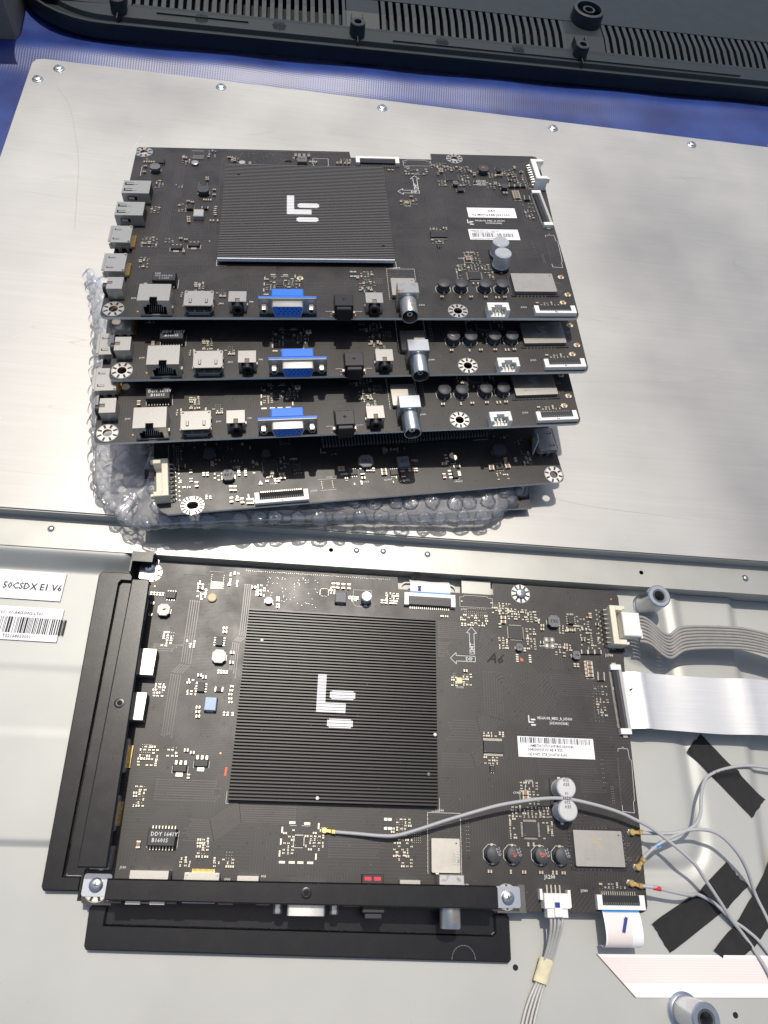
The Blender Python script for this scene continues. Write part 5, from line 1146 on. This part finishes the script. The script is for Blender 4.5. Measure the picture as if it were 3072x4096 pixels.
b = MB(); [line_poly(b, [(.1 + (i * .11) * .9, -2.05 - i * .105), (14, -2.05 - i * .105)], .012, -.933, 'ffc_white') for i in range(10)]; part('conductor_lines', b, t, kind='stuff')
# four-wire cable with plug and wrap of pale tape
t = thing('four_wire_cable', 'four pale wires leaving the white plug on the near edge, bound with pale tape', 'cable', (15.6, -3.9, 0))
b = MB()
b.box(-.62, -.35, 0, .62, .28, .56, 'white_plastic', c=.03); b.box(-.74, .0, 0, -.62, .45, .34, 'white_plastic'); b.box(.62, -.3, 0, .75, .42, .34, 'white_plastic'); b.box(-.5, -.72, .04, .5, -.35, .50, 'white_plastic', c=.03); b.box(-.18, -.68, .5, .2, .12, .64, 'white_plastic', c=.02); b.box(-.16, -.3, .638, .08, -.08, .646, 'ink_blue')
part('plug', b, t)
b = MB(); [b.box(-.34 + .21 * i, .28, 0, -.27 + .21 * i, .62, .1, 'solder') for i in range(4)]; part('pin_row', b, t, kind='stuff')
text('silkscreen_text', 'J1200', .24, 'silk', B0, (15.25, -3.02, .006))
for i in range(4):
    b = MB(); k = i - 1.5
    b.tube(spline([(k * .19, -.68, .28), (k * .17 - .02, -1.1, .2), (k * .13 - .12, -1.8, -.2), (k * .13 - .32, -2.6, -.6), (k * .13 - .6, -3.3, -.78), (k * .17 - 1.0, -4.1, -.85), (k * .18 - 1.4, -5.2, -.87), (k * .18 - 1.7, -7, -.87)], 6), .07, 'wire_silver', 8); part('wire', b, t, smooth=60)
b = MB()
def wt(s, t_):
    th = 2 * math.pi * s; y = -2.42 - .95 * t_; cx = -.30 - .38 * t_; return (cx + .33 * math.cos(th) * (1 + .02 * math.sin(9 * t_)), y - .1 * math.cos(th), -.62 - .12 * t_ + .17 * math.sin(th))
b.grid(wt, 16, 6, 'masking_tape'); part('tape_wrap', b, t, smooth=50)

# ------------------------------------------------------------------ pieces of black cloth tape
def tape(label, L_, R_, bumps, seed):
    rn = random.Random(seed); n = 26; m = 10; b = MB()
    def lerp(P, t): f = t * (len(P) - 1); k = min(int(f), len(P) - 2); u = f - k; return (P[k][0] * (1 - u) + P[k + 1][0] * u, P[k][1] * (1 - u) + P[k + 1][1] * u)
    def f(s, t, dz=0):
        a, c = lerp(L_, s), lerp(R_, s); x, y = a[0] * (1 - t) + c[0] * t, a[1] * (1 - t) + c[1] * t
        if s in (0, 1): x += rn.uniform(-.03, .03); y += rn.uniform(-.03, .03)
        z = max(pan_h(x, y), -1.02) + .035 + .012 * math.sin(9 * s + 5 * t + seed) + .010 * math.sin(31 * s - 12 * t) + .14 * max(0, s - .9) * 10 * (1 - t) ** 3 + .10 * max(0, .08 - s) * 12 * t ** 3
        for (bx, by, dx, dy, h, w_) in bumps:
            l = math.hypot(dx, dy); d = abs((x - bx) * dy / l - (y - by) * dx / l); z += h * math.exp(-(d / w_) ** 2)
        return (x, y, z + dz)
    b.grid(f, n, m, 'cloth_tape'); o = part('black_tape', b, smooth=60); return tag(o, label, 'tape', 'pieces of black cloth tape on the chassis')
tape('black cloth tape strip highest up, tilted over one grey cable below the foil ribbon', [(25.10, 4.20), (28.05, .92)], [(24.12, 3.28), (27.15, 0.0)], [(26, 2.25, 1, .12, .22, .16)], 1)
tape('black cloth tape piece between the red-sleeved cable and the folded flat cable', [(25.24, -2.12), (23.50, -3.45), (20.80, -4.85)], [(26.15, -3.20), (24.90, -4.15), (21.52, -6.12)], [(24.0, -3.8, 1, -.6, .16, .2)], 2)
tape('black cloth tape piece cut by the right edge, lapping over the folded flat cable', [(29.5, .2), (27.2, -2.6), (25.35, -4.65), (23.75, -5.95)], [(30.5, -.8), (28.2, -3.5), (26.3, -5.5), (24.57, -6.68)], [(25.3, -5.3, .6, -.6, .16, .2), (26.7, -4.4, .4, -1, .14, .15)], 3)

# ------------------------------------------------------------------ television back cover lying behind, inside up
AC = R(4.2)
cv = thing('back_cover', 'large black plastic television back cover with ventilation ribs, lying inside up', 'television cover', (-18.7, 59.75, -1.3), AC)
# outline: rim runs along u, rounded left corner of radius 6.5
def corner_path(off):
    P = [(90, off)]; P += [(u, off) for u in (60, 30, 15, 6, 2)]
    r = 8.5 - off
    for a in range(0, 91, 9): P.append((1.5 - r * math.sin(R(a)), 8.5 - r * math.cos(R(a))))
    P += [(1.5 - r - .02, 20), (1.5 - r - .02, 60)]; return P
prof = [(-.1, 0), (-.12, .9), (0, 1.25), (.22, 1.25), (.34, .95), (.9, .62), (1.5, .60), (1.7, .95), (3.3, 1.05)]
b = MB(); paths = [corner_path(a) for a, z in prof]; n = len(paths[0])
V = [(x, y, prof[k][1]) for k, p in enumerate(paths) for x, y in p]
b.add(V, [(k * n + i, k * n + i + 1, (k + 1) * n + i + 1, (k + 1) * n + i) for k in range(len(prof) - 1) for i in range(n - 1)], 'cover_plastic')
part('rim', b, cv, smooth=40)
# ledge between rim and ribs, floor behind and dark underside below the ribs
b = MB(); b.ext([(3.35, 3.2), (90, 3.2), (90, 3.55), (3.35, 3.55)], .9, 1.05, 'cover_plastic'); b.ext([(-5.2, 7.65), (90, 7.65), (90, 60), (-5.2, 60)], 1.1, 1.34, 'cover_plastic')
b.ext([(-5.2, 3.2), (2.6, 3.2), (2.6, 7.65), (-5.2, 7.65)], .9, 1.05, 'cover_plastic'); part('inner_floor', b, cv)
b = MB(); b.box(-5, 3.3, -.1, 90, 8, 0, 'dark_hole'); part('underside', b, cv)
def rib():
    b = MB(); P = [(3.5, .4), (3.5, .95), (5.5, 1.30), (7.7, 1.30), (7.7, .9), (5.5, .8)]
    b.ext(P, -.19, .19, 'cover_rib', 'x'); return b
u = 3.0
while u < 66:
    if not (21.9 < u < 24.6 or 42.7 < u < 46.4): part('vent_rib', rib, cv, (u, 0, 0))
    u += .72
for a, c in ((21.8, 24.9), (42.8, 46.6)):
    b = MB(); b.ext([(3.5, .4), (3.5, .95), (5.5, 1.30), (7.7, 1.30), (7.7, .9), (5.5, .8)], a, c, 'cover_plastic', 'x'); part('solid_bridge', b, cv)
def boss(): b = MB(); b.lathe([(.72, -.4), (.66, .95), (.60, 1.0), (.34, 1.0), (.30, .3)], 'cover_rib', 20, caps=False); b.lathe([(.32, .35), (.3, .36)], 'dark_hole', 12); b.box(-.04, -1.7, -.4, .04, -.6, .25, 'cover_rib'); b.box(-.55, .3, -.2, -.45, 1.5, .85, 'cover_rib'); b.box(.45, .3, -.2, .55, 1.5, .85, 'cover_rib'); return b
for u_, v_ in ((2.3, 2.6), (22.8, 2.7), (43.8, 2.8)): part('screw_boss', boss, cv, (u_, v_, 1.0), smooth=40)
def disc():
    b = MB(); b.lathe([(1.55, 0), (1.5, 1.0), (1.42, 1.05), (1.2, 1.05), (1.15, .3)], 'cover_rib', 32, caps=False); b.lathe([(.62, .1), (.6, .95), (.42, .95), (.4, .2)], 'cover_rib', 20, caps=False); b.lathe([(1.16, .28), (1.15, .3)], 'dark_hole', 24)
    for i in range(6): a = i * math.pi / 3; b.add([(.6 * math.cos(a), .6 * math.sin(a), .85), (1.18 * math.cos(a), 1.18 * math.sin(a), .85), (1.18 * math.cos(a + .12), 1.18 * math.sin(a + .12), .3), (.6 * math.cos(a + .15), .6 * math.sin(a + .15), .3)], [(0, 1, 2, 3)], 'cover_rib')
    return b
part('round_boss', disc, cv, (45.3, 8.2, 1.3), smooth=40)
def knurl():
    b = MB(); 
    for i in range(-5, 6):
        for j in range(-5, 6):
            if i * i + j * j < 26: b.lathe([(.055, 0), (.02, .05)], 'cover_rib', 4, (i * .12, j * .12, 0))
    return b
for u_, v_ in ((9.2, 2.55), (15.9, 2.6), (30.6, 2.6), (37.8, 2.75)): part('knurled_pad', knurl, cv, (u_, v_, 1.02), kind='stuff')
b = MB(); b.box(5.4, 2.55, 1.0, 13.2, 2.62, 1.12, 'cover_rib'); b.box(26, 2.0, 1.0, 60, 2.06, 1.1, 'cover_rib'); part('stiffening_rib', b, cv)

# ------------------------------------------------------------------ things at the picture's edges
bx = thing('cardboard_box', 'brown scuffed box standing in the far left corner', 'box', (-32.3, 65.6, -1.7), R(10))
b = MB(); b.ext([(-10, -9), (6.6, -9), (7.5, 12), (-10, 12)], 0, 7.0, 'cardboard_brown'); part('carton', b, bx)
b = MB(); b.ext([(-10, -9.1), (6.8, -9.1), (6.2, -7.4), (-10, -7.6)], 7.02, 7.12, 'mlcc_brown'); part('flap', b, bx)
pf = MB(); pf.ext([(0, 0), (7, -.5), (7, 7.5), (1.2, 7), (-.6, 3.5)], 0, 1.6, 'pale_foam'); fo = part('foam_sheet', pf, None, (43.3, 54.6, -1.7)); tag(fo, 'pale bluish sheet at the right edge beside the far plate corner', 'sheet')
